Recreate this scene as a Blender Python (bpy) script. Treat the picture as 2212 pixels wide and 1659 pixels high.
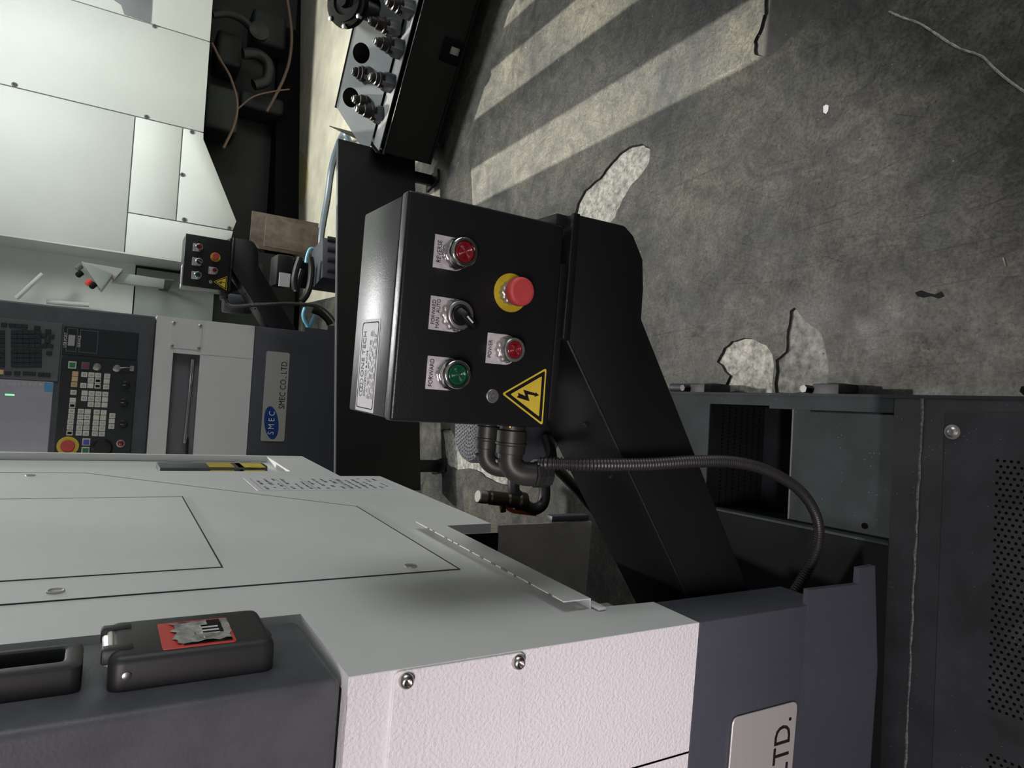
import bpy, bmesh, math, random
from mathutils import Vector, Matrix
from mathutils.geometry import delaunay_2d_cdt

for o in list(bpy.data.objects):
    bpy.data.objects.remove(o)
scene = bpy.context.scene
col = scene.collection
random.seed(4)

# ------------------------------------------------------------------ camera
FPX, CX, CY = 1478.0, 1106.0, 829.5          # focal length and centre in pixels of the 2212x1659 frame
PHI, TH, HC = math.atan(200 / 2434.0), math.radians(31.2), 1.5
FW = Vector((0, math.cos(TH), -math.sin(TH)))
UP = Vector((0, math.sin(TH), math.cos(TH)))
RT = Vector((1, 0, 0))
CAM = Vector((0, 0, HC))
cam_d = bpy.data.cameras.new('camera')
cam_d.sensor_fit = 'HORIZONTAL'
cam_d.sensor_width = 36.0
cam_d.lens = 36.0 * FPX / 2212.0
cam_d.clip_start = 0.02
cam = bpy.data.objects.new('camera', cam_d)
cxv = -math.cos(PHI) * UP + math.sin(PHI) * RT      # the phone was held turned a quarter round
cyv = math.sin(PHI) * UP + math.cos(PHI) * RT
cam.matrix_world = Matrix((
    (cxv.x, cyv.x, -FW.x, CAM.x), (cxv.y, cyv.y, -FW.y, CAM.y), (cxv.z, cyv.z, -FW.z, CAM.z), (0, 0, 0, 1)))
col.objects.link(cam)
scene.camera = cam

# ------------------------------------------------------------------ world, sun, lamps, exposure
world = bpy.data.worlds.new('world')
scene.world = world
world.use_nodes = True
bg = world.node_tree.nodes['Background']
bg.inputs[0].default_value = (0.72, 0.80, 0.90, 1)
bg.inputs[1].default_value = 1.0
scene.view_settings.view_transform = 'Standard'
scene.view_settings.look = 'None'
scene.view_settings.exposure = 0.0
scene.view_settings.gamma = 1.0
scene.view_settings.use_curve_mapping = False

SUN_EL, SUN_DX = math.radians(52), 0.063
sd = bpy.data.lights.new('sun', 'SUN')
sd.energy = 7.6
sd.angle = math.radians(0.10)
sd.color = (1.0, 0.95, 0.80)
sun = bpy.data.objects.new('sun', sd)
sdir = Vector((SUN_DX * math.cos(SUN_EL), -math.cos(SUN_EL), -math.sin(SUN_EL)))
sun.rotation_euler = sdir.to_track_quat('-Z', 'Y').to_euler()
sun.location = (1, 9, 9)
col.objects.link(sun)

# lamps hang under the roof: (x, y, z, length x, width y, watts, colour)
LAMPS = [
    (-0.62, -1.1, 2.3, 0.8, 0.30, 9.0, (1.0, 0.87, 0.92), 'behind the camera, added to brighten the first lathe', (-0.55, 0.7, 0.85), 54),  # unseen lamp added to brighten the front panels
    (2.2, 4.6, 4.6, 1.6, 0.4, 84, (0.98, 1.0, 0.93), 'over the tool cart', None, 86),
    (-1.2, 3.1, 3.8, 1.2, 0.3, 3, (0.96, 1.0, 0.98), 'over the second lathe', None, 150),
]
# one deep-reflector lamp throws a round pool of light on the floor: position, aim direction, half angle, watts
POOL = ((0.0, 5.0, 6.6), (-0.057, -0.376, -0.925), math.radians(13.15), 1500)
# unseen windows added as fill light, each a glazing: name, centre, width, height, facing, watts
FILL_WINDOWS = [('fill_window_1', (6.44, 0.1, 2.6), 4.6, 2.2, (-1, 0, 0), 96), ('fill_window_2', (1.05, 14.9, 5.85), 2.8, 1.9, (0, -1, 0), 620)]

# ------------------------------------------------------------------ geometry helpers
def ray(x, y):
    dx, dy = (x - CX) / FPX, (y - CY) / FPX
    a = -dx * math.cos(PHI) - dy * math.sin(PHI)
    b = dx * math.sin(PHI) - dy * math.cos(PHI)
    return FW + UP * a + RT * b

def hit(x, y, p0, n):
    v = ray(x, y)
    return CAM + v * ((Vector(p0) - CAM).dot(n) / v.dot(n))

class Frame:
    """A thing's own axes: x to the right, y away, z up, turned by yaw about its base point."""
    def __init__(s, o, yaw=0.0):
        s.o = Vector(o); s.yaw = math.radians(yaw)
        s.ex = Vector((math.cos(s.yaw), math.sin(s.yaw), 0)); s.ey = Vector((-s.ex.y, s.ex.x, 0))
    def loc(s, q):
        d = q - s.o
        return Vector((d.dot(s.ex), d.dot(s.ey), d.z))
    def py(s, x, y, ly=0.0): return s.loc(hit(x, y, s.o + s.ey * ly, s.ey))
    def pX(s, x, y, lx=0.0): return s.loc(hit(x, y, s.o + s.ex * lx, s.ex))
    def pz(s, x, y, z=0.0): return s.loc(hit(x, y, (0, 0, s.o.z + z), Vector((0, 0, 1))))

def empty(name, frame, label, cat, group=None):
    o = bpy.data.objects.new(name, None)
    o.empty_display_size = 0.1
    o.location = frame.o
    o.rotation_euler = (0, 0, frame.yaw)
    col.objects.link(o)
    tag(o, label, cat, group)
    return o

def tag(o, label, cat, group=None, kind=None):
    if label: o['label'] = label
    if cat: o['category'] = cat
    if group: o['group'] = group
    if kind: o['kind'] = kind
    return o

def round_poly(pts, r, n=4):
    out = []
    N = len(pts)
    for i in range(N):
        p0, p1, p2 = Vector(pts[i - 1]), Vector(pts[i]), Vector(pts[(i + 1) % N])
        a, b = (p0 - p1), (p2 - p1)
        la, lb = a.length, b.length
        a.normalize(); b.normalize()
        ang = max(0.05, a.angle(b))
        t = min(r / math.tan(ang / 2), la * 0.45, lb * 0.45)
        s, e = p1 + a * t, p1 + b * t
        for k in range(n + 1):
            u = k / n
            q = s * (1 - u) ** 2 + p1 * 2 * u * (1 - u) + e * u * u
            out.append((q.x, q.y))
    return out

def rect(x0, x1, y0, y1, r=0.0, n=4):
    p = [(x0, y0), (x1, y0), (x1, y1), (x0, y1)]
    return round_poly(p, r, n) if r else p

def smooth_path(pts, n=8):
    P = [Vector(p) for p in pts]
    out = []
    for i in range(len(P) - 1):
        p0 = P[i - 1] if i else P[0] * 2 - P[1]
        p1, p2 = P[i], P[i + 1]
        p3 = P[i + 2] if i + 2 < len(P) else p2 * 2 - p1
        for k in range(n):
            t = k / n
            out.append(0.5 * ((2 * p1) + (p2 - p0) * t + (2 * p0 - 5 * p1 + 4 * p2 - p3) * t * t + (3 * p1 - p0 - 3 * p2 + p3) * t ** 3))
    out.append(P[-1])
    return out

class MB:
    def __init__(s): s.v = []; s.f = []
    def add(s, vs, fs):
        b = len(s.v); s.v += [tuple(p) for p in vs]; s.f += [[b + i for i in f] for f in fs]; return s
    def box(s, x0, x1, y0, y1, z0, z1):
        vs = [(x, y, z) for z in (z0, z1) for y in (y0, y1) for x in (x0, x1)]
        return s.add(vs, [(0, 2, 3, 1), (4, 5, 7, 6), (0, 1, 5, 4), (2, 6, 7, 3), (0, 4, 6, 2), (1, 3, 7, 5)])
    def prism(s, poly, ax, a0, a1):
        n = len(poly)
        def P(p, a):
            return (p[0], a, p[1]) if ax == 'y' else ((a, p[0], p[1]) if ax == 'x' else (p[0], p[1], a))
        vs = [P(p, a0) for p in poly] + [P(p, a1) for p in poly]
        fs = [list(range(n))[::-1], list(range(n, 2 * n))] + [(i, (i + 1) % n, n + (i + 1) % n, n + i) for i in range(n)]
        return s.add(vs, fs)
    def ring_prism(s, outer, inner, ax, a0, a1):
        n = len(outer)
        def P(p, a):
            return (p[0], a, p[1]) if ax == 'y' else ((a, p[0], p[1]) if ax == 'x' else (p[0], p[1], a))
        vs = [P(p, a) for a in (a0, a1) for q in (outer, inner) for p in q]
        fs = []
        for i in range(n):
            j = (i + 1) % n
            fs += [(i, j, n + j, n + i), (2 * n + i, 3 * n + i, 3 * n + j, 2 * n + j), (i, 2 * n + i, 2 * n + j, j), (n + i, n + j, 3 * n + j, 3 * n + i)]
        return s.add(vs, fs)
    def rev(s, c, d, prof, n=24, wob=None):
        """profile of (radius, height) turned about direction d from c"""
        d = Vector(d).normalized(); c = Vector(c)
        a = d.orthogonal().normalized(); b = d.cross(a)
        vs, fs = [], []
        for r, h in prof:
            for k in range(n):
                t = 2 * math.pi * k / n
                rr = r * (wob(k) if wob else 1)
                vs.append(c + d * h + (a * math.cos(t) + b * math.sin(t)) * rr)
        m = len(prof)
        for i in range(m - 1):
            for k in range(n):
                j = (k + 1) % n
                fs.append((i * n + k, i * n + j, (i + 1) * n + j, (i + 1) * n + k))
        fs.append(list(range(n))[::-1]); fs.append([(m - 1) * n + k for k in range(n)])
        return s.add(vs, fs)
    def cyl(s, c, d, r, h, n=20): return s.rev(c, d, [(r, 0), (r, h)], n)
    def tube(s, pts, r, n=10, caps=True):
        P = [Vector(p) for p in pts]
        vs, fs = [], []
        a = None
        for i, p in enumerate(P):
            t = (P[min(i + 1, len(P) - 1)] - P[max(i - 1, 0)]).normalized()
            a = t.orthogonal().normalized() if a is None else (a - t * a.dot(t)).normalized()
            b = t.cross(a)
            rr = r[i] if isinstance(r, (list, tuple)) else r
            for k in range(n):
                q = 2 * math.pi * k / n
                vs.append(p + (a * math.cos(q) + b * math.sin(q)) * rr)
        for i in range(len(P) - 1):
            for k in range(n):
                j = (k + 1) % n
                fs.append((i * n + k, i * n + j, (i + 1) * n + j, (i + 1) * n + k))
        if caps:
            fs.append(list(range(n))[::-1]); fs.append([(len(P) - 1) * n + k for k in range(n)])
        return s.add(vs, fs)
    def build(s, name, mat, parent=None, bevel=0.0, seg=2, label=None, kind=None, ang=0.55):
        me = bpy.data.meshes.new(name)
        bm = bmesh.new()
        vv = [bm.verts.new(p) for p in s.v]
        for f in s.f:
            try: bm.faces.new([vv[i] for i in f])
            except ValueError: pass
        bmesh.ops.recalc_face_normals(bm, faces=bm.faces)
        if bevel:
            es = [e for e in bm.edges if len(e.link_faces) == 2 and e.calc_face_angle(0) > 0.5]
            bmesh.ops.bevel(bm, geom=es, offset=bevel, segments=seg, affect='EDGES', profile=0.5, clamp_overlap=True)
        bm.to_mesh(me); bm.free()
        me.shade_smooth()
        me.set_sharp_from_angle(angle=ang)
        me.materials.append(mat)
        o = bpy.data.objects.new(name, me)
        col.objects.link(o)
        if parent: o.parent = parent
        if label: o['label'] = label
        if kind: o['kind'] = kind
        return o

def text(name, s, size, mat, parent, mtx, depth=0.0004, align='CENTER', sx=1.0, label=None):
    cu = bpy.data.curves.new('lettering', 'FONT')
    cu.body = s; cu.size = size; cu.extrude = depth; cu.align_x = align; cu.align_y = 'CENTER'; cu.resolution_u = 3
    t = bpy.data.objects.new('lettering', cu)
    col.objects.link(t)
    dg = bpy.context.evaluated_depsgraph_get(); dg.update()
    me = bpy.data.meshes.new_from_object(t.evaluated_get(dg))
    bpy.data.objects.remove(t)
    me.transform(Matrix.Diagonal((sx, 1, 1, 1)))
    me.transform(mtx)
    me.materials.clear(); me.materials.append(mat)
    o = bpy.data.objects.new(name, me)
    col.objects.link(o); o.parent = parent
    if label: o['label'] = label
    return o

def front_m(x, y, z): return Matrix.Translation((x, y, z)) @ Matrix.Rotation(math.pi / 2, 4, 'X')

def copy_tree(o, parent=None):
    c = o.copy(); col.objects.link(c); c.parent = parent
    for ch in o.children: copy_tree(ch, c)
    return c

# ------------------------------------------------------------------ materials
def mat(name, c, rough=0.5, metal=0.0, bump=0.0, bscale=200.0, var=0.0, vscale=6.0, c2=None, spec=0.5, coat=0.0, emit=0.0, trans=0.0, dots=0.0):
    m = bpy.data.materials.new(name); m.use_nodes = True
    nt = m.node_tree; N, L = nt.nodes, nt.links
    b = N['Principled BSDF']
    b.inputs['Base Color'].default_value = (*c, 1); b.inputs['Roughness'].default_value = rough
    b.inputs['Metallic'].default_value = metal; b.inputs['Specular IOR Level'].default_value = spec
    b.inputs['Coat Weight'].default_value = coat; b.inputs['Transmission Weight'].default_value = trans
    if emit:
        b.inputs['Emission Color'].default_value = (*c, 1); b.inputs['Emission Strength'].default_value = emit
    tc = N.new('ShaderNodeTexCoord')
    if var or c2:
        no = N.new('ShaderNodeTexNoise'); no.inputs['Scale'].default_value = vscale; no.inputs['Detail'].default_value = 6; no.inputs['Roughness'].default_value = 0.65
        L.new(tc.outputs['Object'], no.inputs['Vector'])
        rp = N.new('ShaderNodeValToRGB'); rp.color_ramp.elements[0].position = 0.36; rp.color_ramp.elements[1].position = 0.68
        lo = c2 if c2 else tuple(v * (1 - var) for v in c)
        rp.color_ramp.elements[0].color = (*lo, 1); rp.color_ramp.elements[1].color = (*c, 1)
        L.new(no.outputs['Fac'], rp.inputs['Fac'])
        src = rp.outputs['Color']
        if dots:
            vo = N.new('ShaderNodeTexVoronoi'); vo.inputs['Scale'].default_value = dots
            L.new(tc.outputs['Object'], vo.inputs['Vector'])
            lt = N.new('ShaderNodeMath'); lt.operation = 'LESS_THAN'; lt.inputs[1].default_value = 0.11
            L.new(vo.outputs['Distance'], lt.inputs[0])
            n3 = N.new('ShaderNodeTexNoise'); n3.inputs['Scale'].default_value = dots * 0.2
            L.new(tc.outputs['Object'], n3.inputs['Vector'])
            gt = N.new('ShaderNodeMath'); gt.operation = 'GREATER_THAN'; gt.inputs[1].default_value = 0.6
            L.new(n3.outputs['Fac'], gt.inputs[0])
            mu = N.new('ShaderNodeMath'); mu.operation = 'MULTIPLY'
            L.new(lt.outputs[0], mu.inputs[0]); L.new(gt.outputs[0], mu.inputs[1])
            mx = N.new('ShaderNodeMix'); mx.data_type = 'RGBA'
            mx.inputs[7].default_value = (*(min(1, v * 4 + 0.06) for v in c), 1)
            L.new(mu.outputs[0], mx.inputs[0]); L.new(src, mx.inputs[6]); src = mx.outputs[2]
        L.new(src, b.inputs['Base Color'])
    if bump:
        n2 = N.new('ShaderNodeTexNoise'); n2.inputs['Scale'].default_value = bscale; n2.inputs['Detail'].default_value = 2
        L.new(tc.outputs['Object'], n2.inputs['Vector'])
        bp = N.new('ShaderNodeBump'); bp.inputs['Strength'].default_value = bump; bp.inputs['Distance'].default_value = 0.002
        L.new(n2.outputs['Fac'], bp.inputs['Height']); L.new(bp.outputs['Normal'], b.inputs['Normal'])
    return m

M = {}
M['white'] = mat('white_paint', (0.74, 0.75, 0.74), 0.42, var=0.05, vscale=4)
M['white_tex'] = mat('white_textured_paint', (0.76, 0.75, 0.75), 0.36, bump=1.0, bscale=230, var=0.03)
M['white_tex'].node_tree.nodes['Bump'].inputs['Distance'].default_value = 0.0016
M['cream'] = mat('greenish_white_paint', (0.76, 0.80, 0.77), 0.35, var=0.05, vscale=2)
M['grey_paint'] = mat('grey_paint', (0.42, 0.41, 0.43), 0.5, var=0.1)
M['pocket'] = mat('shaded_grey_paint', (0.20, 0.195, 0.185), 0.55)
M['recess'] = mat('shaded_recess_paint', (0.17, 0.165, 0.185), 0.45)  # shade inside the grip recess put into the colour
M['gap'] = mat('dark_gap', (0.03, 0.03, 0.028), 0.9)
M['slate'] = mat('slate_paint', (0.060, 0.063, 0.078), 0.45, bump=0.22, bscale=330, var=0.12, vscale=5)
M['slate_worn'] = mat('worn_slate_paint', (0.105, 0.107, 0.122), 0.45, bump=0.12, bscale=300, c2=(0.072, 0.074, 0.086), vscale=11)
M['black'] = mat('black_satin_paint', (0.0055, 0.0058, 0.006), 0.42, bump=0.10, bscale=500, var=0.2, vscale=10)
M['black_tex'] = mat('black_grained_paint', (0.011, 0.0112, 0.012), 0.34, bump=0.14, bscale=420, spec=0.5)
M['black_matte'] = mat('black_matte', (0.008, 0.0085, 0.009), 0.9, spec=0.1)
M['rubber'] = mat('black_rubber', (0.014, 0.014, 0.014), 0.5)
M['hose'] = mat('ribbed_hose_plastic', (0.018, 0.017, 0.016), 0.42)
M['olive'] = mat('olive_connector', (0.028, 0.028, 0.023), 0.45, metal=0.2)
M['tank'] = mat('oily_tank_paint', (0.030, 0.031, 0.036), 0.55, bump=0.2, bscale=120, c2=(0.009, 0.010, 0.0105), vscale=7, dots=150)
M['tank_in'] = mat('tank_inner_paint', (0.026, 0.033, 0.035), 0.72, c2=(0.018, 0.023, 0.024), vscale=12, dots=150, spec=0.2)
M['bead'] = mat('sealant_bead', (0.12, 0.12, 0.12), 0.5, bump=0.8, bscale=300, c2=(0.02, 0.02, 0.02), vscale=220)
M['hole'] = mat('punched_hole', (0.002, 0.002, 0.002), 0.95, spec=0.05)
M['chrome'] = mat('chrome', (0.78, 0.77, 0.75), 0.12, metal=1.0)
M['steel'] = mat('bright_steel', (0.55, 0.53, 0.50), 0.28, metal=1.0)
M['nickel'] = mat('dull_nickel', (0.50, 0.49, 0.47), 0.38, metal=0.9)
M['brushed'] = mat('brushed_nameplate', (0.50, 0.49, 0.46), 0.42, metal=0.35, bump=0.05, bscale=600)
M['brass'] = mat('brass', (0.45, 0.36, 0.16), 0.35, metal=1.0)
M['valve'] = mat('dark_bronze_valve', (0.05, 0.045, 0.025), 0.4, metal=0.7)
M['bronze'] = mat('oiled_tool_steel', (0.020, 0.0155, 0.013), 0.45, metal=0.0)
M['legend'] = mat('scuffed_legend_plate', (0.70, 0.67, 0.69), 0.45, c2=(0.52, 0.49, 0.48), vscale=90)
M['ink'] = mat('black_ink', (0.010, 0.010, 0.011), 0.85, spec=0.15)
M['ink_grey'] = mat('grey_ink', (0.12, 0.12, 0.13), 0.6)
M['ink_green'] = mat('green_ink', (0.03, 0.12, 0.08), 0.6)
M['paper'] = mat('white_sticker', (0.72, 0.72, 0.75), 0.5)
M['foil'] = mat('silver_label', (0.62, 0.60, 0.62), 0.5)
M['red_lens'] = mat('red_lens', (0.22, 0.008, 0.014), 0.16, coat=0.6, spec=0.6)
M['green_lens'] = mat('green_lens', (0.005, 0.075, 0.035), 0.18, coat=0.6)
M['red_plastic'] = mat('red_plastic', (0.62, 0.075, 0.075), 0.5, var=0.1, vscale=60)
M['yellow'] = mat('yellow_print', (0.62, 0.46, 0.02), 0.5, var=0.25, vscale=50)
M['sign_yellow'] = mat('sign_yellow', (0.78, 0.60, 0.06), 0.42, var=0.12, vscale=40)
M['blue'] = mat('blue_print', (0.012, 0.045, 0.22), 0.4)
M['red_print'] = mat('red_print', (0.62, 0.05, 0.04), 0.45)
M['tape'] = mat('crumpled_tape', (0.55, 0.54, 0.50), 0.25, bump=1.0, bscale=60, c2=(0.20, 0.195, 0.18), vscale=60)
M['orange'] = mat('orange_lever', (0.48, 0.085, 0.03), 0.5)
M['key_white'] = mat('ivory_key', (0.66, 0.64, 0.58), 0.5)
M['key_dark'] = mat('dark_key', (0.022, 0.024, 0.03), 0.5)
M['key_amber'] = mat('amber_key', (0.66, 0.46, 0.26), 0.5)
M['panel_grey'] = mat('grey_keyboard_panel', (0.125, 0.128, 0.136), 0.45)
M['panel_black'] = mat('black_control_panel', (0.017, 0.020, 0.024), 0.42)
M['screen'] = mat('screen_glass', (0.11, 0.108, 0.122), 0.14, spec=0.7, emit=0.75, var=0.35, vscale=3)
M['screen_led'] = mat('green_lamp', (0.25, 0.95, 0.5), 0.4, emit=0.9)
M['light_blue'] = mat('light_blue_film', (0.10, 0.32, 0.55), 0.4)
M['blue_key'] = mat('blue_key', (0.10, 0.12, 0.55), 0.4)
M['green_key'] = mat('green_key', (0.02, 0.22, 0.08), 0.4)
M['pink_key'] = mat('dull_red_key', (0.22, 0.05, 0.07), 0.4)
M['grey_hose'] = mat('blue_grey_hose', (0.16, 0.20, 0.25), 0.4)
M['sky_hose'] = mat('sky_blue_hose', (0.20, 0.55, 0.72), 0.4)
M['copper'] = mat('brown_cable', (0.16, 0.10, 0.075), 0.5)
M['cast'] = mat('dark_green_casting', (0.020, 0.026, 0.025), 0.6, var=0.4, vscale=4)
M['rust'] = mat('rusty_board', (0.16, 0.12, 0.095), 0.7, c2=(0.07, 0.05, 0.04), vscale=9)
M['socket'] = mat('grey_tool_socket', (0.15, 0.157, 0.17), 0.45, var=0.2, vscale=20)
M['rack'] = mat('grey_rack_sheet', (0.22, 0.24, 0.26), 0.4, var=0.15)
M['sheet'] = mat('oily_steel_sheet', (0.44, 0.41, 0.38), 0.32, c2=(0.30, 0.28, 0.26), vscale=7, metal=0.1)
M['glass_dark'] = mat('dark_window', (0.05, 0.055, 0.06), 0.12, spec=0.7)
M['galv'] = mat('galvanised_panel', (0.30, 0.33, 0.32), 0.45, var=0.1)
M['lamp_white'] = mat('lamp_housing', (0.7, 0.7, 0.7), 0.5)
M['lamp_glow'] = mat('lamp_diffuser', (1, 1, 1), 0.5, emit=4)
M['fill_pane'] = mat('fill_window_glow', (0.9, 1.0, 0.98), 0.3, emit=1.5)  # glowing pane of the added windows
M['black_plastic'] = mat('black_moulded_plastic', (0.020, 0.021, 0.022), 0.48, bump=0.04, bscale=500)
M['roof'] = mat('roof_sheet', (0.34, 0.35, 0.35), 0.7)
M['green_tray'] = mat('green_plastic', (0.05, 0.28, 0.03), 0.5)

def floor_mat():
    m = bpy.data.materials.new('worn_concrete'); m.use_nodes = True
    nt = m.node_tree; N, L = nt.nodes, nt.links
    b = N['Principled BSDF']; b.inputs['Roughness'].default_value = 0.55; b.inputs['Specular IOR Level'].default_value = 0.3
    tc = N.new('ShaderNodeTexCoord')
    def noise(scale, det=6, rough=0.6, vec=None, dist=0.0):
        n = N.new('ShaderNodeTexNoise'); n.inputs['Scale'].default_value = scale; n.inputs['Detail'].default_value = det
        n.inputs['Roughness'].default_value = rough; n.inputs['Distortion'].default_value = dist
        L.new(vec if vec else tc.outputs['Object'], n.inputs['Vector']); return n
    def ramp(src, p0, p1, c0, c1):
        r = N.new('ShaderNodeValToRGB'); e = r.color_ramp.elements
        e[0].position, e[1].position = p0, p1; e[0].color, e[1].color = (*c0, 1), (*c1, 1)
        L.new(src, r.inputs['Fac']); return r
    def mul(a, b_, f=1.0, op='MULTIPLY'):
        x = N.new('ShaderNodeMix'); x.data_type = 'RGBA'; x.blend_type = op; x.inputs[0].default_value = f
        L.new(a, x.inputs[6]); L.new(b_, x.inputs[7]); return x.outputs[2]
    def stretched(rot, sx, sy, scale):
        mp = N.new('ShaderNodeMapping'); mp.vector_type = 'TEXTURE'; mp.inputs['Rotation'].default_value = (0, 0, rot); mp.inputs['Scale'].default_value = (1 / sx, 1 / sy, 1)
        L.new(tc.outputs['Object'], mp.inputs['Vector']); return noise(scale, 5, 0.6, mp.outputs['Vector'])
    base = ramp(noise(2.2, 10, 0.70, None, 0.6).outputs['Fac'], 0.34, 0.68, (0.034, 0.037, 0.040), (0.135, 0.128, 0.110)).outputs['Color']
    base = mul(base, ramp(noise(14, 10, 0.75, None, 0.8).outputs['Fac'], 0.38, 0.60, (0.48, 0.49, 0.51), (1.15, 1.14, 1.06)).outputs['Color'])
    base = mul(base, ramp(noise(110, 5, 0.75).outputs['Fac'], 0.38, 0.55, (0.42, 0.42, 0.42), (1.10, 1.10, 1.10)).outputs['Color'], 0.8)
    mask = ramp(noise(3.1, 3).outputs['Fac'], 0.36, 0.52, (0, 0, 0), (1, 1, 1)).outputs['Color']
    for rot, sx, sy, sc in ((-1.25, 1.0, 30.0, 3.4), (-1.45, 1.0, 60.0, 2.4), (-1.62, 1.0, 75.0, 2.8), (-1.95, 1.0, 60.0, 2.6), (-0.3, 1.0, 80.0, 2.6)):
        s = stretched(rot, sx, sy, sc)
        dk = mul(base, ramp(s.outputs['Fac'], 0.33, 0.40, (0.42, 0.42, 0.43), (1.0, 1.0, 1.0)).outputs['Color'], 0.7)
        dk = mul(dk, ramp(s.outputs['Fac'], 0.63, 0.72, (1, 1, 1), (1.6, 1.56, 1.40)).outputs['Color'], 0.7)
        x = N.new('ShaderNodeMix'); x.data_type = 'RGBA'; L.new(mask, x.inputs[0]); L.new(base, x.inputs[6]); L.new(dk, x.inputs[7]); base = x.outputs[2]
    vo = N.new('ShaderNodeTexVoronoi'); vo.inputs['Scale'].default_value = 34; L.new(tc.outputs['Object'], vo.inputs['Vector'])
    base = mul(base, ramp(vo.outputs['Distance'], 0.05, 0.13, (0.35, 0.35, 0.35), (1, 1, 1)).outputs['Color'], 0.8)
    L.new(base, b.inputs['Base Color'])
    bp = N.new('ShaderNodeBump'); bp.inputs['Strength'].default_value = 0.25; bp.inputs['Distance'].default_value = 0.002
    L.new(noise(150, 4).outputs['Fac'], bp.inputs['Height']); L.new(bp.outputs['Normal'], b.inputs['Normal'])
    rr = ramp(noise(7, 6).outputs['Fac'], 0.35, 0.65, (0.42,) * 3, (0.68,) * 3); L.new(rr.outputs['Color'], b.inputs['Roughness'])
    return m
M['floor'] = floor_mat()
M['slab'] = mat('lit_pale_concrete', (0.66, 0.62, 0.50), 0.55, c2=(0.44, 0.42, 0.34), vscale=3)  # stronger light on the far floor put into the colour
M['spall'] = mat('pale_broken_concrete', (0.52, 0.51, 0.46), 0.8, bump=0.6, bscale=90, c2=(0.16, 0.16, 0.14), vscale=55)
M['yellow_worn'] = mat('worn_yellow_paint', (0.48, 0.40, 0.12), 0.6, c2=(0.36, 0.33, 0.20), vscale=12)
M['chip_white'] = mat('white_scrap', (0.62, 0.60, 0.64), 0.6)
M['rim'] = mat('shaded_broken_edge', (0.035, 0.034, 0.032), 0.9, c2=(0.012, 0.012, 0.012), vscale=60)  # edge shadow round the broken patches put into the colour
M['spall_grey'] = mat('grey_broken_concrete', (0.30, 0.295, 0.265), 0.8, bump=0.6, bscale=90, c2=(0.085, 0.085, 0.08), vscale=38, dots=60)
M['spall_dark'] = mat('dark_broken_concrete', (0.060, 0.058, 0.056), 0.8, bump=0.6, bscale=90, c2=(0.035, 0.034, 0.033), vscale=30, dots=70)

# ------------------------------------------------------------------ floor with broken-out patches
W0 = Frame((0, 0, 0))
def fl(pts): return [(p.x, p.y) for p in (W0.pz(x, y, 0) for x, y in pts)]
def rough_edge(poly, n=3, amp=0.006):
    out = []
    for i, p in enumerate(poly):
        q = poly[(i + 1) % len(poly)]
        for k in range(n):
            t = k / n
            a = amp * (Vector(q) - Vector(p)).length * 8
            out.append((p[0] + (q[0] - p[0]) * t + random.uniform(-a, a) * (k > 0), p[1] + (q[1] - p[1]) * t + random.uniform(-a, a) * (k > 0)))
    return out
PATCH = [
    ('spall', [(1238, 475), (1247, 440), (1262, 412), (1295, 385), (1315, 358), (1335, 335), (1357, 318), (1388, 310), (1405, 322), (1402, 350), (1385, 378), (1365, 398), (1345, 430), (1328, 470), (1290, 500), (1238, 500)], 'pale broken-out patch'),
    ('spall', [(1548, 782), (1563, 752), (1580, 737), (1606, 730), (1628, 733), (1655, 745), (1668, 765), (1672, 790), (1668, 850), (1560, 850), (1576, 812)], 'pale broken-out patch'),
    ('spall_grey', [(1675, 778), (1697, 760), (1700, 715), (1706, 672), (1716, 664), (1730, 682), (1748, 700), (1770, 715), (1782, 745), (1790, 800), (1788, 850), (1675, 850)], 'grey broken-out patch'),
    ('spall_dark', [(1630, 118), (1628, 90), (1642, 60), (1652, 25), (1655, -25), (1812, -25), (1790, 15), (1762, 32), (1740, 55), (1712, 78), (1690, 100), (1665, 122)], 'dark broken-out patch'),
    ('spall', [(952, 930), (972, 925), (990, 960), (1010, 985), (1045, 992), (1080, 1005), (1105, 1030), (1104, 1056), (1070, 1042), (1040, 1022), (1010, 1012), (985, 1016), (962, 1002)], 'pale broken-out patch'),
]
X0, X1, Y0, Y1 = -7.0, 6.5, -5.0, 13.0
outl = [rough_edge(fl(p)) for _, p, _ in PATCH]
cv, ce = [(X0, Y0), (X1, Y0), (X1, Y1), (X0, Y1)], [(0, 1), (1, 2), (2, 3), (3, 0)]
for pl in outl:
    b0 = len(cv); cv += pl; ce += [(b0 + i, b0 + (i + 1) % len(pl)) for i in range(len(pl))]
rv, re_, rf, _, _, _ = delaunay_2d_cdt([Vector(p) for p in cv], ce, [], 1, 1e-6)
def inside(p, poly):
    c = False
    for i in range(len(poly)):
        a, b = poly[i - 1], poly[i]
        if (a[1] > p[1]) != (b[1] > p[1]) and p[0] < (b[0] - a[0]) * (p[1] - a[1]) / (b[1] - a[1]) + a[0]: c = not c
    return c
mb = MB(); keep = []
for f in rf:
    c = (sum(rv[i].x for i in f) / len(f), sum(rv[i].y for i in f) / len(f))
    if not any(inside(c, pl) for pl in outl): keep.append(list(f))
mb.add([(v.x, v.y, 0) for v in rv], keep)
floor = mb.build('floor', M['floor']); floor['kind'] = 'structure'
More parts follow.
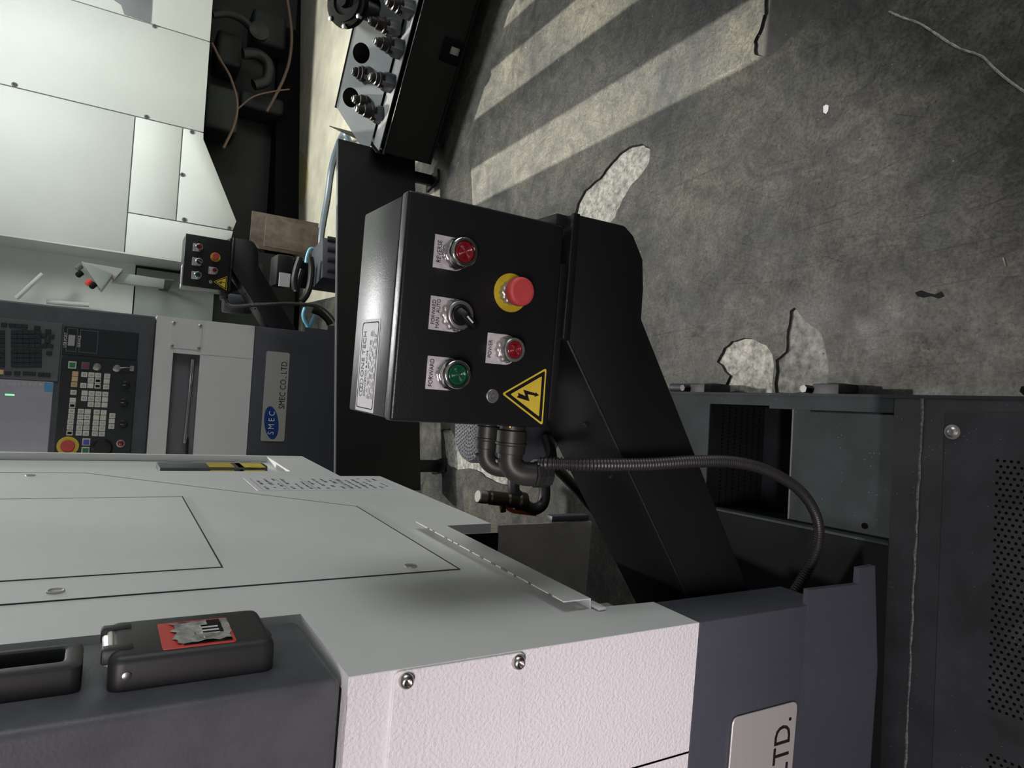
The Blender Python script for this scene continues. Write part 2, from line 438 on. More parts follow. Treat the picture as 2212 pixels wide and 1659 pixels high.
for (mk, _, lab), pl in zip(PATCH, outl):
    n = len(pl)
    cx_ = sum(p[0] for p in pl) / n; cy_ = sum(p[1] for p in pl) / n
    g1 = [(cx_ + (x - cx_) * .965, cy_ + (y - cy_) * .965) for x, y in pl]
    mb = MB(); mb.add([(x, y, 0) for x, y in pl] + [(x, y, -0.010) for x, y in g1], [(i, (i + 1) % n, n + (i + 1) % n, n + i) for i in range(n)])
    mb.build('broken_edge', M['rim'], floor)
    mb = MB(); mb.add([(x, y, -0.0085) for x, y in pl], [list(range(n))])
    mb.build('broken_patch', M[mk], floor, label=lab)
MB().prism([(0.55, 4.42), (6.4, 5.35), (6.4, 12.9), (0.55, 12.9)], 'z', -0.01, 0.004).build('lit_slab', M['slab'], floor, label='concrete bay coloured paler for the light on it')  # paler colour stands for brighter light on the far floor
ym = fl([(640, 330), (648, 322), (662, 340), (668, 375), (664, 410), (654, 442), (642, 440)])
MB().prism(ym, 'z', 0.004, 0.0052).build('yellow_mark', M['yellow_worn'], floor, label='worn yellow paint mark')
# ------------------------------------------------------------------ roof with added sun slits, lamps
ZR = 7.2
SX, SY = SUN_DX * ZR / math.tan(SUN_EL), ZR / math.tan(SUN_EL)
def sky(x0, x1, y0, y1, xs=0.062):      # a floor patch lit by the sun and the roof opening that lets it in
    return [(x0 - SX - xs * 0, y0 + SY), (x1 - SX, y0 + SY), (x1 - SX, y1 + SY), (x0 - SX, y1 + SY)]
def slit(xa, xb, ya, yb):               # stripe between x=xa..xb at y=3.25, drifting with the sun's heading
    k = -0.062
    return [(xa + k * (ya - 3.25) - SX, ya + SY), (xb + k * (ya - 3.25) - SX, ya + SY), (xb + k * (yb - 3.25) - SX, yb + SY), (xa + k * (yb - 3.25) - SX, yb + SY)]
SLITS = [slit(0.83, 1.02, 1.30, 4.1), slit(1.27, 1.46, 1.5, 4.1), slit(1.62, 2.3, 2.4, 4.1)]  # roof openings invented and placed so sun stripes fall on the floor
cv, ce = [(X0, Y0), (X1, Y0), (X1, Y1 + 2), (X0, Y1 + 2)], [(0, 1), (1, 2), (2, 3), (3, 0)]
for pl in SLITS:
    b0 = len(cv); cv += pl; ce += [(b0 + i, b0 + (i + 1) % len(pl)) for i in range(len(pl))]
rv, re_, rf, _, _, _ = delaunay_2d_cdt([Vector(p) for p in cv], ce, [], 1, 1e-6)
mb = MB(); keep = []
for f in rf:
    c = (sum(rv[i].x for i in f) / len(f), sum(rv[i].y for i in f) / len(f))
    if not any(inside(c, pl) for pl in SLITS): keep.append(list(f))
mb.add([(v.x, v.y, ZR) for v in rv], keep)
roof = mb.build('ceiling', M['roof']); roof['kind'] = 'structure'
for nm, b4 in (('wall_left', (X0 - .1, X0, Y0, Y1 + 2)), ('wall_right', (X1, X1 + .1, Y0, Y1 + 2)), ('wall_front', (X0, X1, Y0 - .1, Y0)), ('wall_back', (X0, X1, Y1 + 2, Y1 + 2.1))):
    w = MB().box(*b4, 0, ZR).build(nm, M['roof']); w['kind'] = 'structure'
MB().box(X0, X1, Y1, Y1 + 2, -0.02, 0.0).build('floor_strip', M['floor'], floor)
for x, y, z, lx, ly, w, c, where, aim, spread in LAMPS:
    t = empty('hanging_lamp', Frame((x, y, z)), 'white linear lamp hanging ' + where, 'lamp', 'linear lamps under the roof')
    MB().box(-lx / 2 - .03, lx / 2 + .03, -ly / 2 - .03, ly / 2 + .03, 0.02, 0.09).build('housing', M['lamp_white'], t, 0.005)
    for sx_ in (-1, 1): MB().tube([(sx_ * lx / 3, 0, .08), (sx_ * lx / 3, 0, ZR - z)], .006, 6).build('hanger', M['steel'], t)
    MB().box(-lx / 2, lx / 2, -ly / 2, ly / 2, 0.012, 0.02).build('diffuser', M['lamp_glow'], t)
    ld = bpy.data.lights.new('lamp_light', 'AREA'); ld.shape = 'RECTANGLE'; ld.size = lx; ld.size_y = ly; ld.energy = w; ld.color = c
    lo = bpy.data.objects.new('lamp_light', ld); col.objects.link(lo); lo.parent = t; lo.location = (0, 0, -0.004)
    ld.spread = math.radians(spread)
    if aim: lo.rotation_euler = (Vector(aim) - Vector((x, y, z))).to_track_quat('-Z', 'Y').to_euler()

pp_, pax, ha, w = POOL
t = empty('reflector_lamp', Frame(pp_), 'round deep-reflector lamp hanging high over the second lathe', 'lamp')
pax = Vector(pax).normalized()
MB().rev(-pax * .30, pax, [(.05, 0), (.06, .10), (.14, .14), (.22, .30), (.21, .30), (.13, .15), (.03, .14)], 32).build('reflector', M['lamp_white'], t)
MB().tube([-pax * .3, (-pax * .3).lerp(Vector((0, 0, ZR - pp_[2])), .5), (0, 0, ZR - pp_[2])], .008, 8).build('hanger', M['steel'], t)
ld = bpy.data.lights.new('lamp_light', 'SPOT'); ld.energy = w; ld.spot_size = 2 * ha; ld.spot_blend = 0.04; ld.shadow_soft_size = 0.10; ld.color = (1.0, 0.96, 0.90)
lo = bpy.data.objects.new('lamp_light', ld); col.objects.link(lo); lo.parent = t; lo.location = pax * .01
lo.rotation_euler = pax.to_track_quat('-Z', 'Y').to_euler()
for nm, c, ww, hh, nrm, w in FILL_WINDOWS:
    n_ = Vector(nrm); sx_ = n_.y != 0
    ex_, ey_ = (ww / 2, .02) if sx_ else (.02, ww / 2)
    pane = MB().box(c[0] - ex_, c[0] + ex_, c[1] - ey_, c[1] + ey_, c[2] - hh / 2, c[2] + hh / 2).build(nm, M['fill_pane']); pane['kind'] = 'structure'
    fr_ = MB()
    for k in range(5):
        u = -1 + k / 2
        px_, py_ = (c[0] + u * ww / 2, c[1]) if sx_ else (c[0], c[1] + u * ww / 2)
        fr_.box(px_ - .03, px_ + .03, py_ - .03, py_ + .03, c[2] - hh / 2, c[2] + hh / 2)
    fr_.build('fill_window_frame', M['lamp_white'], pane)
    ld = bpy.data.lights.new('fill_window_light', 'AREA'); ld.shape = 'RECTANGLE'; ld.size = ww; ld.size_y = hh; ld.energy = w; ld.color = (1.0, 1.0, 0.985)
    lo = bpy.data.objects.new('fill_window_light', ld); col.objects.link(lo)
    lo.location = Vector(c) + n_ * .06; lo.rotation_euler = n_.to_track_quat('-Z', 'Z').to_euler()

# ------------------------------------------------------------------ conveyor control box
FB = Frame((-0.058, 0.80, 0.950))
BW, BD, BH = 0.288, 0.170, 0.237
def fluted(n, a=0.045): return lambda k: 1 + a * (1 if (k // 2) % 2 else -1)

def make_box():
    t = empty('control_box', FB, 'large black control box in the foreground with round buttons and a yellow warning triangle', 'control box', 'conveyor control boxes')
    body = MB().box(0.002, BW - .002, 0.027, BD, 0.002, BH - .002).build('body', M['black_tex'], t, 0.003)
    MB().box(0.01, BW - .01, 0.022, 0.03, 0.01, BH - .01).build('seal', M['rubber'], t)
    MB().box(0, BW, 0, 0.022, 0, BH).build('lid', M['black_tex'], t, 0.004, 3)
    # name label on top
    a, b = FB.pz(765, 884, BH), FB.pz(803, 893, BH)
    c = FB.pz(817, 687, BH)
    x0, x1, y0, y1 = a.x, c.x, min(b.y, c.y), a.y
    y0, y1 = max(0.045, y0), min(BD - .004, y1)
    lab = MB().prism(rect(x0, x1, y0, y1, .002), 'z', BH - .0022, BH - .0015).build('name_label', M['foil'], body, label='silver printed name label')
    zt = BH - .0012
    e = .004
    MB().ring_prism(rect(x0 + e, x1 - e, y0 + e, y1 - e, .005), rect(x0 + e + .0012, x1 - e - .0012, y0 + e + .0012, y1 - e - .0012, .005), 'z', BH - .0016, zt).build('label_border', M['ink'], body)
    hh = y1 - y0
    def tt(s, x, v, size, m, sx=1.0): text('lettering', s, size, m, body, Matrix.Translation((x, y0 + hh * v, zt)), 0.00015, 'LEFT', sx)
    tt('ONE TECH', x0 + .046, .76, .0165, M['ink_green'], 0.8)
    tt('CONVEYOR & AVIDS', x0 + .020, .55, .0085, M['ink_grey'], 0.8)
    mb = MB()
    for k in range(3):
        cx_, cy_ = x0 + .026 + k * .006, y0 + hh * .76
        mb.ring_prism([(cx_ + .0065 * math.cos(q), cy_ + .0075 * math.sin(q)) for q in [i * .393 for i in range(16)]],
                      [(cx_ + .0052 * math.cos(q), cy_ + .0062 * math.sin(q)) for q in [i * .393 for i in range(16)]], 'z', BH - .0016, zt)
    mb.build('emblem', M['ink_grey'], body)
    mb = MB(); rnd = random.Random(3)
    for r in range(5):
        yy = y0 + hh * (.42 - r * .075); x = x0 + .018
        while x < x1 - .02:
            w = rnd.uniform(.003, .009); mb.box(x, min(x + w, x1 - .014), yy, yy + .0014, BH - .0016, zt); x += w + rnd.uniform(.001, .006)
    mb.build('fine_print', M['ink_grey'], body)
    D = (0, -1, 0)
    def legend(px_a, px_b, cx_, cz_, lines):
        """legend plate from its two upper corners (pixels) down round the button at cx_, cz_"""
        pa, pb = FB.py(*px_a), FB.py(*px_b)
        xl, xr, zt_ = min(pa.x, pb.x), max(pa.x, pb.x), (pa.z + pb.z) / 2
        r = (xr - xl) / 2; mx = (xl + xr) / 2
        poly = [(xl, zt_), (xl, cz_)] + [(mx - r * math.cos(q), cz_ - r * .92 * math.sin(q)) for q in [math.pi * i / 14 for i in range(1, 14)]] + [(xr, cz_), (xr, zt_)]
        pl = MB().prism(poly, 'y', -.0012, 0.001).build('legend_plate', M['legend'], t, .0004, 1)
        for s, dx, dz, sz in lines:
            text('lettering', s, sz, M['ink'], pl, front_m(mx + dx, -.0014, zt_ - dz), 0.0002, sx=0.86)
        return mx
    def bezel(cx_, cz_, r, y1_, flute=False):
        """ringed collar; the front ring is open so that the lens sits inside it"""
        c = (cx_, -.001, cz_)
        mb = MB()
        mb.rev(c, D, [(r * .86, 0), (r * 1.06, .0015), (r * 1.06, .009), (r * .96, .010)], 48, fluted(48, .05 if flute else .015))
        mb.rev(c, D, [(r * .90, .009), (r * .95, .012), (r * 1.0, .015), (r * 1.0, y1_ - .003), (r * .97, y1_ - .001), (r * .90, y1_), (r * .75, y1_), (r * .70, y1_ - .003), (.0001, y1_ - .004)], 40)
        return mb.build('button_collar', M['chrome'] if not flute else M['nickel'], t, ang=.7)
    def lens(par, cx_, cz_, r, y1_, m):
        prof = [(r * .69, y1_ - .0035), (r * .69, y1_ - .001), (r * .64, y1_ - .0002)]
        for q in (.52, .46, .40, .33, .27, .20, .13, .07):
            prof += [(r * q, y1_), (r * (q - .03), y1_ - .0006)]
        prof.append((.0001, y1_))
        MB().rev((cx_, -.001, cz_), D, prof, 32).build('lens', m, par, ang=1.2)
    # reverse
    p = FB.py(1004.5, 545, -.029)
    mx = legend((939.2, 505.2), (934.8, 577.3), p.x, p.z, [('REVERSE', 0, .0075, .0088)])
    lens(bezel(mx, p.z, 0.0188, .029), mx, p.z, 0.0188, .029, M['red_lens'])
    # forward
    p = FB.py(989.5, 806, -.029)
    mx = legend((923, 768), (919, 840), p.x, p.z, [('FORWARD', 0, .0065, .0084)])
    lens(bezel(mx, p.z, 0.0188, .029), mx, p.z, 0.0188, .029, M['green_lens'])
    # power
    p = FB.py(1112.5, 753.5, -.025)
    mx = legend((1053, 718), (1049, 784), p.x, p.z, [('POWER', -.001, .0050, .0080)])
    lens(bezel(mx, p.z, 0.0162, .025, True), mx, p.z, 0.0162, .025, M['red_lens'])
    # selector
    p = FB.py(996, 677, -.020)
    mx = legend((930.5, 638), (925, 711), p.x, p.z, [('FORWARD', .001, .0050, .0074), ('MAN', -.012, .0115, .0074), ('AUTO', .0095, .0115, .0074)])
    c = bezel(mx, p.z, .0186, .020, True)
    MB().rev((mx, -.001, p.z), D, [(.0128, .015), (.0128, .019), (.011, .0205), (.0001, .0205)], 28).build('selector_base', M['black'], c)
    # lever: blade tilting out to the lower left
    q = FB.py(1029, 708, -.034)
    d = Vector((q.x - mx, 0, q.z - p.z)); L_ = d.length; d.normalize(); n = Vector((d.z, 0, -d.x))
    o0 = Vector((mx, -.020, p.z)) - d * .009
    mb = MB(); vs = []
    for s, w, dep in ((0, .0045, .006), (.3, .0048, .013), (1.0, .0036, .015)):
        for yy in (0.004 if s < .5 else -.004, -dep):
            for sg in (-1, 1): vs.append(o0 + d * ((L_ + .010) * s) + n * (w * sg) + Vector((0, yy, 0)))
    mb.add(vs, [(0, 1, 5, 4), (4, 5, 9, 8), (2, 6, 7, 3), (6, 10, 11, 7), (0, 4, 6, 2), (4, 8, 10, 6), (1, 3, 7, 5), (5, 7, 11, 9), (0, 2, 3, 1), (8, 9, 11, 10)])
    mb.build('selector_lever', M['black'], c, .0012)
    m0 = o0 + d * .012 + Vector((0, -.0139, 0))
    MB().add([m0 + n * .0011, m0 - n * .0011, m0 + d * .011 - n * .0011 + Vector((0, -.0012, 0)), m0 + d * .011 + n * .0011 + Vector((0, -.0012, 0))], [(0, 1, 2, 3)]).build('lever_mark', M['paper'], c)
    # emergency stop
    p = FB.py(1103.7, 632.5, -.001)
    es = MB().rev((p.x, 0.0005, p.z), D, [(.0262, 0), (.0262, .0016), (.024, .002), (.0001, .002)], 40).build('stop_disc', M['yellow'], t, label='yellow disc behind the stop button')
    q = FB.py(1124.5, 630, -.036)
    ex_, ez_ = (p.x + q.x) / 2, (p.z + q.z) / 2
    MB().rev((ex_, -.001, ez_), D, [(.0155, 0), (.0155, .010), (.0135, .011), (.0135, .020)], 48, fluted(48, .05)).build('stop_collar', M['nickel'], es)
    MB().rev((ex_, -.001, ez_), D, [(.0145, .016), (.0182, .021), (.0192, .025), (.0192, .031), (.0186, .034), (.0172, .0358), (.0142, .0362), (.0140, .0357), (.0134, .0357), (.0132, .0362), (.0001, .0362)], 40).build('stop_button', M['red_plastic'], es, ang=.8)
    # lid lock
    p = FB.py(1063.5, 855.5)
    lk = MB().rev((p.x, .001, p.z), D, [(.0094, 0), (.0094, .0022), (.0085, .003), (.0058, .003), (.0056, .0026), (.0052, .0026), (.0050, .0032), (.0034, .0032), (.0030, .0012), (.0001, .0012)], 36).build('lid_lock', M['nickel'], t, ang=.5)
    MB().rev((p.x, .001, p.z), D, [(.0030, .0012), (.0030, .0034), (.0001, .0034)], 6).build('hex_socket', M['ink_grey'], lk)
    # warning triangle
    Z = lambda x, y: FB.py(1050 + x / 11.853, 790 + y / 11.853)
    def poly(pts, r): return round_poly([(v.x, v.z) for v in (Z(*p_) for p_ in pts)], r, 5)
    A = [(395, 715), (1545, 55), (1440, 1530)]
    g = ((A[0][0] + A[1][0] + A[2][0]) / 3, (A[0][1] + A[1][1] + A[2][1]) / 3)
    S = lambda k: [(g[0] + (x - g[0]) * k, g[1] + (y - g[1]) * k) for x, y in A]
    sg = MB().prism(poly(A, .0028), 'y', -.0006, .0005).build('warning_sign', M['sign_yellow'], t, label='yellow triangular high voltage sign')
    MB().prism(poly(S(.90), .0018), 'y', -.0008, -.0004).build('sign_border', M['ink'], sg)
    MB().prism(poly(S(.70), .0010), 'y', -.0010, -.0006).build('sign_field', M['sign_yellow'], sg)
    bolt = [(800, 690), (1000, 775), (942, 612), (1255, 705), (1255, 675), (1345, 755), (1222, 800), (1240, 765), (1055, 730), (1100, 910), (780, 808), (822, 745)]
    MB().prism([(v.x, v.z) for v in (Z(*p_) for p_ in bolt)], 'y', -.0012, -.0008).build('lightning_arrow', M['ink'], sg)
    return t
box1 = make_box()

# ------------------------------------------------------------------ chip conveyor
FC = Frame((-0.058, 0.79, 0.0))
def make_conveyor():
    t = empty('chip_conveyor', FC, 'black chip conveyor rising under the large foreground control box', 'conveyor', 'chip conveyors beside the lathes')
    ox = FC.o.x
    prof = [(.247, .943), (.248, .849), (.236, .830), (.204, .808), (.160, .802), (.114, .801), (-.337, .497), (-.70, .252), (-.70, .385), (-.095, .819), (.068, .937)]
    prof = [(x - ox, z) for x, z in prof]
    hs = MB().prism(prof, 'y', 0, .175).build('housing', M['black'], t, .004, 2)
    # folded top flange and weld bead on the head
    MB().box(.068 - ox, .247 - ox, -.004, .003, .934, .946).build('top_flange', M['black'], t, .0015)
    MB().tube(smooth_path([(.246 - ox, -.004, .945), (.2 - ox, -.0045, .9462), (.15 - ox, -.004, .9455), (.07 - ox, -.0045, .946)], 5), .0016, 6).build('weld_bead', M['black_tex'], t)
    MB().box(.010, .235, .012, .165, .938, .950).build('box_bracket', M['black_tex'], t, .002)
    MB().box(.290, .246 - ox + .002, .02, .165, .93, .958).build('bracket_tab', M['black_tex'], t, .002)
    sl = (.937 - .819) / (.068 + .095)
    # cover seam strip along the incline and two bolts
    p0, p1 = Vector((.068 - ox, 0, .937)), Vector((-.60 - ox, 0, .937 - (.668) * .719))
    MB().tube([p0 + Vector((0, -.001, 0)), p1 + Vector((0, -.001, 0))], .0022, 6).build('side_seam', M['black'], t)
    for k in (.18, .30):
        q = p0.lerp(p1, k); MB().rev(q + Vector((0, .05, .001)), (-.58, 0, .81), [(.004, -.004), (.004, .003), (.002, .005)], 6).build('cover_bolt', M['black_tex'], t)
    # gusset plate standing between incline and box
    mb = MB(); mb.prism([(-.005, .945), (.06 + .06, .942), (.04, .875)], 'y', .150, .160); mb.build('gusset', M['black'], t)
    # geared motor standing behind the head
    mc = FC.py(1010, 928, .27)
    mt = MB().rev((mc.x, .27, .77), (0, 0, 1), [(.040, 0), (.050, .01), (.050, .05), (.058, .052), (.058, .160), (.054, .168), (.0001, .168)], 36).build('motor', M['slate'], t, ang=.6)
    mb = MB()
    for i in range(1, 9):
        for k in range(6 * i):
            q = 2 * math.pi * k / (6 * i); r_ = .0063 * i
            mb.rev((mc.x + r_ * math.cos(q), .27 + r_ * math.sin(q), .9375), (0, 0, 1), [(.0021, 0), (.0017, .0013), (.0001, .0016)], 6)
    mb.build('fan_grille', M['black_tex'], mt, kind='stuff')
    MB().box(mc.x + .02, .19, .16, .30, .76, .83).build('gearbox', M['black'], t, .008)
    return t
conv1 = make_conveyor()

# ------------------------------------------------------------------ ribbed cable conduit with elbow plugs
def conduit(name_label, pts, r, fr, group):
    t = empty('cable_conduit', fr, name_label, 'cable', group)
    path = smooth_path([Vector(p) - fr.o for p in pts], 40)
    L_ = 0; out = [path[0]]; rad = [r]
    step = .0013
    for a, b in zip(path, path[1:]):
        out.append(b)
    # resample evenly
    res = [path[0]]; acc = 0
    for a, b in zip(path, path[1:]):
        seg = (b - a).length; d = step - acc
        while d < seg:
            res.append(a.lerp(b, d / seg)); d += step
        acc = seg - (d - step)
    rad = [r * (1.0 if (i // 2) % 2 else .78) for i in range(len(res))]
    MB().tube(res, rad, 12).build('ribbed_hose', M['hose'], t, ang=1.4)
    return t
FH = Frame((-0.108, 0.82, 0.0))
def hp(x, y, Y): return W0.py(x, y, Y)
hpts = [hp(1165, 1002, .812), hp(1200, 1002, .79), hp(1280, 1004, .765), hp(1400, 1003, .755), hp(1500, 997, .750), hp(1590, 999, .752), hp(1665, 1020, .757), hp(1730, 1062, .766), hp(1765, 1120, .775), hp(1766, 1180, .782), hp(1742, 1235, .785), hp(1705, 1295, .785)]
cond1 = conduit('black ribbed conduit looping down in front of the foreground conveyor', hpts, .0098, FH, 'cable conduits')
def elbow(t, yy, zc, s, drop):
    """plug out of the box side, elbow, nut pointing down; local to FH"""
    x0 = FB.o.x - FH.o.x; D = (-1, 0, 0)
    y_ = yy - FH.o.y
    pl = MB().rev((x0, y_, zc), D, [(.012 * s, 0), (.018 * s, .001), (.018 * s, .006), (.021 * s, .008), (.021 * s, .024), (.0225 * s, .025), (.0225 * s, .0275), (.0205 * s, .029), (.0205 * s, .040), (.018 * s, .041), (.018 * s, .046)], 28, lambda k: 1 + .01 * (k % 2)).build('plug', M['olive'], t, ang=.6)
    ex_ = x0 - .046
    arc = [Vector((ex_ - .022 * math.sin(q), y_ - .01 * (1 - math.cos(q)), zc - .022 * (1 - math.cos(q)))) for q in [i * math.pi / 2 / 8 for i in range(9)]]
    arc = [Vector((ex_ + .004, y_, zc))] + arc + [arc[-1] + Vector((0, -.004, -drop))]
    MB().tube(arc, .0172 * s, 18).build('elbow', M['olive'], t, ang=.8)
    e = arc[-1]
    MB().rev(e + Vector((0, 0, .002)), (0, -.06, -1), [(.0165 * s, 0), (.019 * s, .002), (.019 * s, .014), (.016 * s, .0155), (.018 * s, .017), (.018 * s, .026), (.012 * s, .029)], 8).build('gland_nut', M['rubber'], t, ang=.4)
    MB().rev((x0 - .050, y_ + .0, zc + .016 * s), (-.3, 0, 1), [(.003, -.003), (.003, .005), (.002, .006)], 8).build('cover_screw', M['steel'], t)
    mb = MB()
    for a in (-1, 1): mb.rev((x0 + .001, y_ + .016 * a * s, zc + .014 * s), D, [(.0028, 0), (.0028, .004), (.0015, .005)], 8)
    mb.build('flange_screw', M['brass'], t)
elbow(cond1, .828, .992, 1.0, .012)
elbow(cond1, .885, 1.00, .78, .010)
# short black tail leaving the rear plug
MB().tube(smooth_path([Vector(p) - FH.o for p in ((-.1275, .875, .955), (-.128, .88, .90), (-.115, .93, .85), (-.09, .99, .82))], 8), .010, 10).build('motor_cable', M['rubber'], cond1)

# ------------------------------------------------------------------ drain valve on its hose behind the conveyor
VY = 1.50
FV = Frame((-0.29, VY, 0.0))
def vp(x, y, dy=0.0): return FV.py(x, y, dy)
tv = empty('drain_valve', FV, 'ball valve with orange lever hanging on a black hose behind the conveyor', 'valve')
a, b = vp(1033, 1072), vp(1128, 1083)
dr = (b - a); ln = dr.length
MB().rev(a, dr, [(.014, 0), (.017, .004), (.017, .024), (.015, .026), (.015, .030), (.018, .034), (.018, ln * .60), (.016, ln * .62), (.020, ln * .66), (.020, ln * .86), (.024, ln * .9), (.024, ln * 1.05)], 20).build('valve_body', M['valve'], tv, ang=.6)
MB().rev(a, dr, [(.0145, -.002), (.0165, 0), (.0172, .006), (.0172, .02)], 20).build('nozzle', M['steel'], tv)
MB().rev(a + dr * .86, dr, [(.0205, 0), (.0205, .006)], 20).build('brass_ring', M['brass'], tv)
MB().cyl(vp(1083, 1083), vp(1086, 1098) - vp(1083, 1083), .008, .028, 12).build('stem', M['valve'], tv)
pp = [vp(1092, 1088), vp(1098, 1098), vp(1108, 1104), vp(1132, 1107), vp(1156, 1110)]
mb = MB()
for p, q in zip(pp, pp[1:]):
    n = Vector((0, 1, 0)); u_ = (q - p).normalized().cross(n) * .005
    vs = [p + n * .007 + u_, p - n * .007 + u_, p - n * .007 - u_, p + n * .007 - u_]; vs += [v + (q - p) for v in vs]
    mb.add(vs, [(0, 1, 2, 3), (4, 7, 6, 5), (0, 4, 5, 1), (1, 5, 6, 2), (2, 6, 7, 3), (3, 7, 4, 0)])
mb.build('lever', M['orange'], tv)
MB().tube(smooth_path([vp(1125, 1083), vp(1150, 1100), vp(1172, 1088), vp(1176, 1050), vp(1165, 1020), vp(1130, 1010), vp(1112, 1025), vp(1110, 1060), vp(1122, 1075)], 8), .016, 12).build('hose', M['rubber'], tv)
MB().tube(smooth_path([vp(1165, 1020), vp(1185, 1000, .1), vp(1230, 1040, .2), vp(1300, 1120, .3)], 8), .016, 12).build('drop_hose', M['rubber'], tv)

# ------------------------------------------------------------------ lathes
L1 = Frame((-0.316, 0.68, 0.0))
L2 = Frame((0.204, 4.0, 0.0), 4.0)
def hexbolt(name, c, d, r, m, par):
    o = MB().rev(c, d, [(r, 0), (r, r * .35), (r * .86, r * .8), (r * .55, r * 1.0), (r * .5, r * 1.0), (r * .46, r * .45), (.0001, r * .45)], 24).build(name, m, par, ang=.9)
    return o

def lathe_shell(F, label, zb, rec, cov):
    """zb: height of the colour break; rec = (x0,x1,z0,z1) grip recess; cov = cover plate rectangle"""
    t = empty('lathe', F, label, 'lathe', 'grey and white lathes')
    zt, zr = 2.05, 1.256
    sp = [(0, zb), (0, zr), (.198, zr), (.198, zt), (1.41, zt), (1.41, .86), (1.32, .86), (1.32, .735), (.645, .722), (.642, .862), (.10, .862), (.093, zb)]
    MB().prism(sp, 'x', -.02, 0).build('side_panel', M['white'], t)
    mb = MB(); mb.box(-.02, 0, 1.41, 1.77, .86, .985); mb.box(-.02, 0, 1.75, 1.77, .985, zt)
    mb.build('rear_panel', M['white'], t)
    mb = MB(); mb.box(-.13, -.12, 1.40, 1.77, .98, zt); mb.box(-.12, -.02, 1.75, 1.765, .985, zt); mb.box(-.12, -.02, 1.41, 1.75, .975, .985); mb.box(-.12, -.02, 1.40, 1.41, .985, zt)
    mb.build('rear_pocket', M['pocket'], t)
    x0, x1, z0, z1 = rec
    mb = MB()
    mb.box(-2.2, -.0005, -.0006, .02, z1, zr - .0005); mb.box(-2.2, -.0005, -.0006, .02, zb, z0); mb.box(x1, -.0005, -.0006, .02, z0, z1); mb.box(-2.2, x0, -.0006, .02, z0, z1)
    fp = mb.build('front_panel', M['white_tex'], t)
    rc = MB().box(x0 - .01, x1 + .01, .045, .05, z0 - .01, z1 + .01).box(x0 - .005, x1, .02, .045, z1, z1 + .005).box(x0 - .005, x1, .02, .045, z0 - .005, z0).box(x1, x1 + .005, .02, .045, z0, z1).build('grip_recess', M['recess'], fp)
    MB().box(-.186, -.183, -.0006, .004, zb, z0 - .001).build('panel_seam', M['gap'], fp)
    MB().box(-2.2, -.02, .2, 1.74, .875, zt).build('upper_body', M['white'], t)
    MB().box(-2.2, -.035, .055, .2, zb, zr).build('front_body', M['white'], t)
    con = MB().box(-2.2, -.005, .006, .192, zr + .004, zt).build('console_housing', M['slate_worn'], t, .010, 3)
    MB().box(-2.2, 0, 0, .094, .445, zb - .002).build('base_front', M['slate'], t, .004, 2)
    lip = [(-2.2, .5), (.025, .5), (.023, .366), (.051, .366), (.052, .321), (-.03, .306), (-.13, .288), (-.31, .284), (-2.2, .28)]
    MB().prism(lip, 'y', -.0003, .010).build('base_skirt', M['slate'], t)
    MB().box(-2.2, -.62, .12, 1.70, .27, .87).build('bed', M['black_matte'], t)
    mb = MB()
    for x in (-2.1, -1.75):
        for y in (.3, 1.55): mb.cyl((x, y, 0), (0, 0, 1), .05, .28, 16)
    mb.build('levelling_foot', M['black'], t)
    # cover plate with screws
    a0, a1, b0, b1 = cov
    cp = MB().prism(rect(a0, a1, b0, b1, .008), 'y', -.0045, 0).build('cover_plate', M['white_tex'], t, .0008, 1)
    for x in (a0 + .012, a1 - .010):
        for z in (b0 + .010, b1 - .013): hexbolt('screw', (x, -.0045, z), (0, -1, 0), .0085, M['steel'], cp)
    return t, fp, con, cp

def groove_panel(name, poly, F, t, m, gap=.0028):
    """a flush cover: dark joint all round, the sheet itself a little proud"""
    n = len(poly); cx_ = sum(p[0] for p in poly) / n; cy_ = sum(p[1] for p in poly) / n
    big = []
    for i in range(n):
        p0, p1, p2 = Vector(poly[i - 1]), Vector(poly[i]), Vector(poly[(i + 1) % n])
        n1 = Vector((p1.y - p0.y, p0.x - p1.x)).normalized(); n2 = Vector((p2.y - p1.y, p1.x - p2.x)).normalized()
        k = (n1 + n2); k /= max(.3, k.dot(n1)); big.append(k)
    area = sum(poly[i - 1][0] * poly[i][1] - poly[i][0] * poly[i - 1][1] for i in range(n))
    s = 1 if area > 0 else -1
    out = [(p[0] + k.x * gap * s, p[1] + k.y * gap * s) for p, k in zip(poly, big)]
    MB().ring_prism(out, poly, 'x', -.001, .0013).build('panel_joint', M['gap'], t)
    return MB().prism(poly, 'x', -.001, .0010).build(name, m, t)

# --- first lathe, close on the left
REC2 = [L2.py(374, 762), L2.py(433, 765), L2.py(357, 973)]
rec = (-.70, REC2[0].x, REC2[1].z, REC2[0].z)
lathe1, fp1, con1, cp1 = lathe_shell(L1, 'nearest lathe: pale side panel with seams, dark console housing and dark base', .746, (-.70, -.19, 1.05, 1.19), (-.16, -.001, 1.042, 1.207))
sd_ = lambda Y, Z_: (Y - .68, Z_)
cov = groove_panel('side_cover', [sd_(1.013, 2.049), sd_(1.011, .963), sd_(1.543, .962), sd_(2.045, 1.512), sd_(2.045, 2.049)], L1, lathe1, M['white'])
q_ = [sd_(1.110, 2.049), sd_(1.110, 1.318), sd_(1.693, 1.318), sd_(1.693, 2.049)]
mb = MB(); mb.ring_prism([(q_[0][0] - .0025, 2.05), (q_[1][0] - .0025, 1.3155), (q_[2][0] + .0025, 1.3155), (q_[3][0] + .0025, 2.05)], q_, 'x', .0005, .0021)
mb.build('hatch_joint', M['gap'], cov)
MB().prism([sd_(1.110, 2.05), sd_(1.110, 1.318), sd_(1.693, 1.318), sd_(1.693, 2.05)], 'x', .0005, .0018).build('hatch', M['white'], cov)
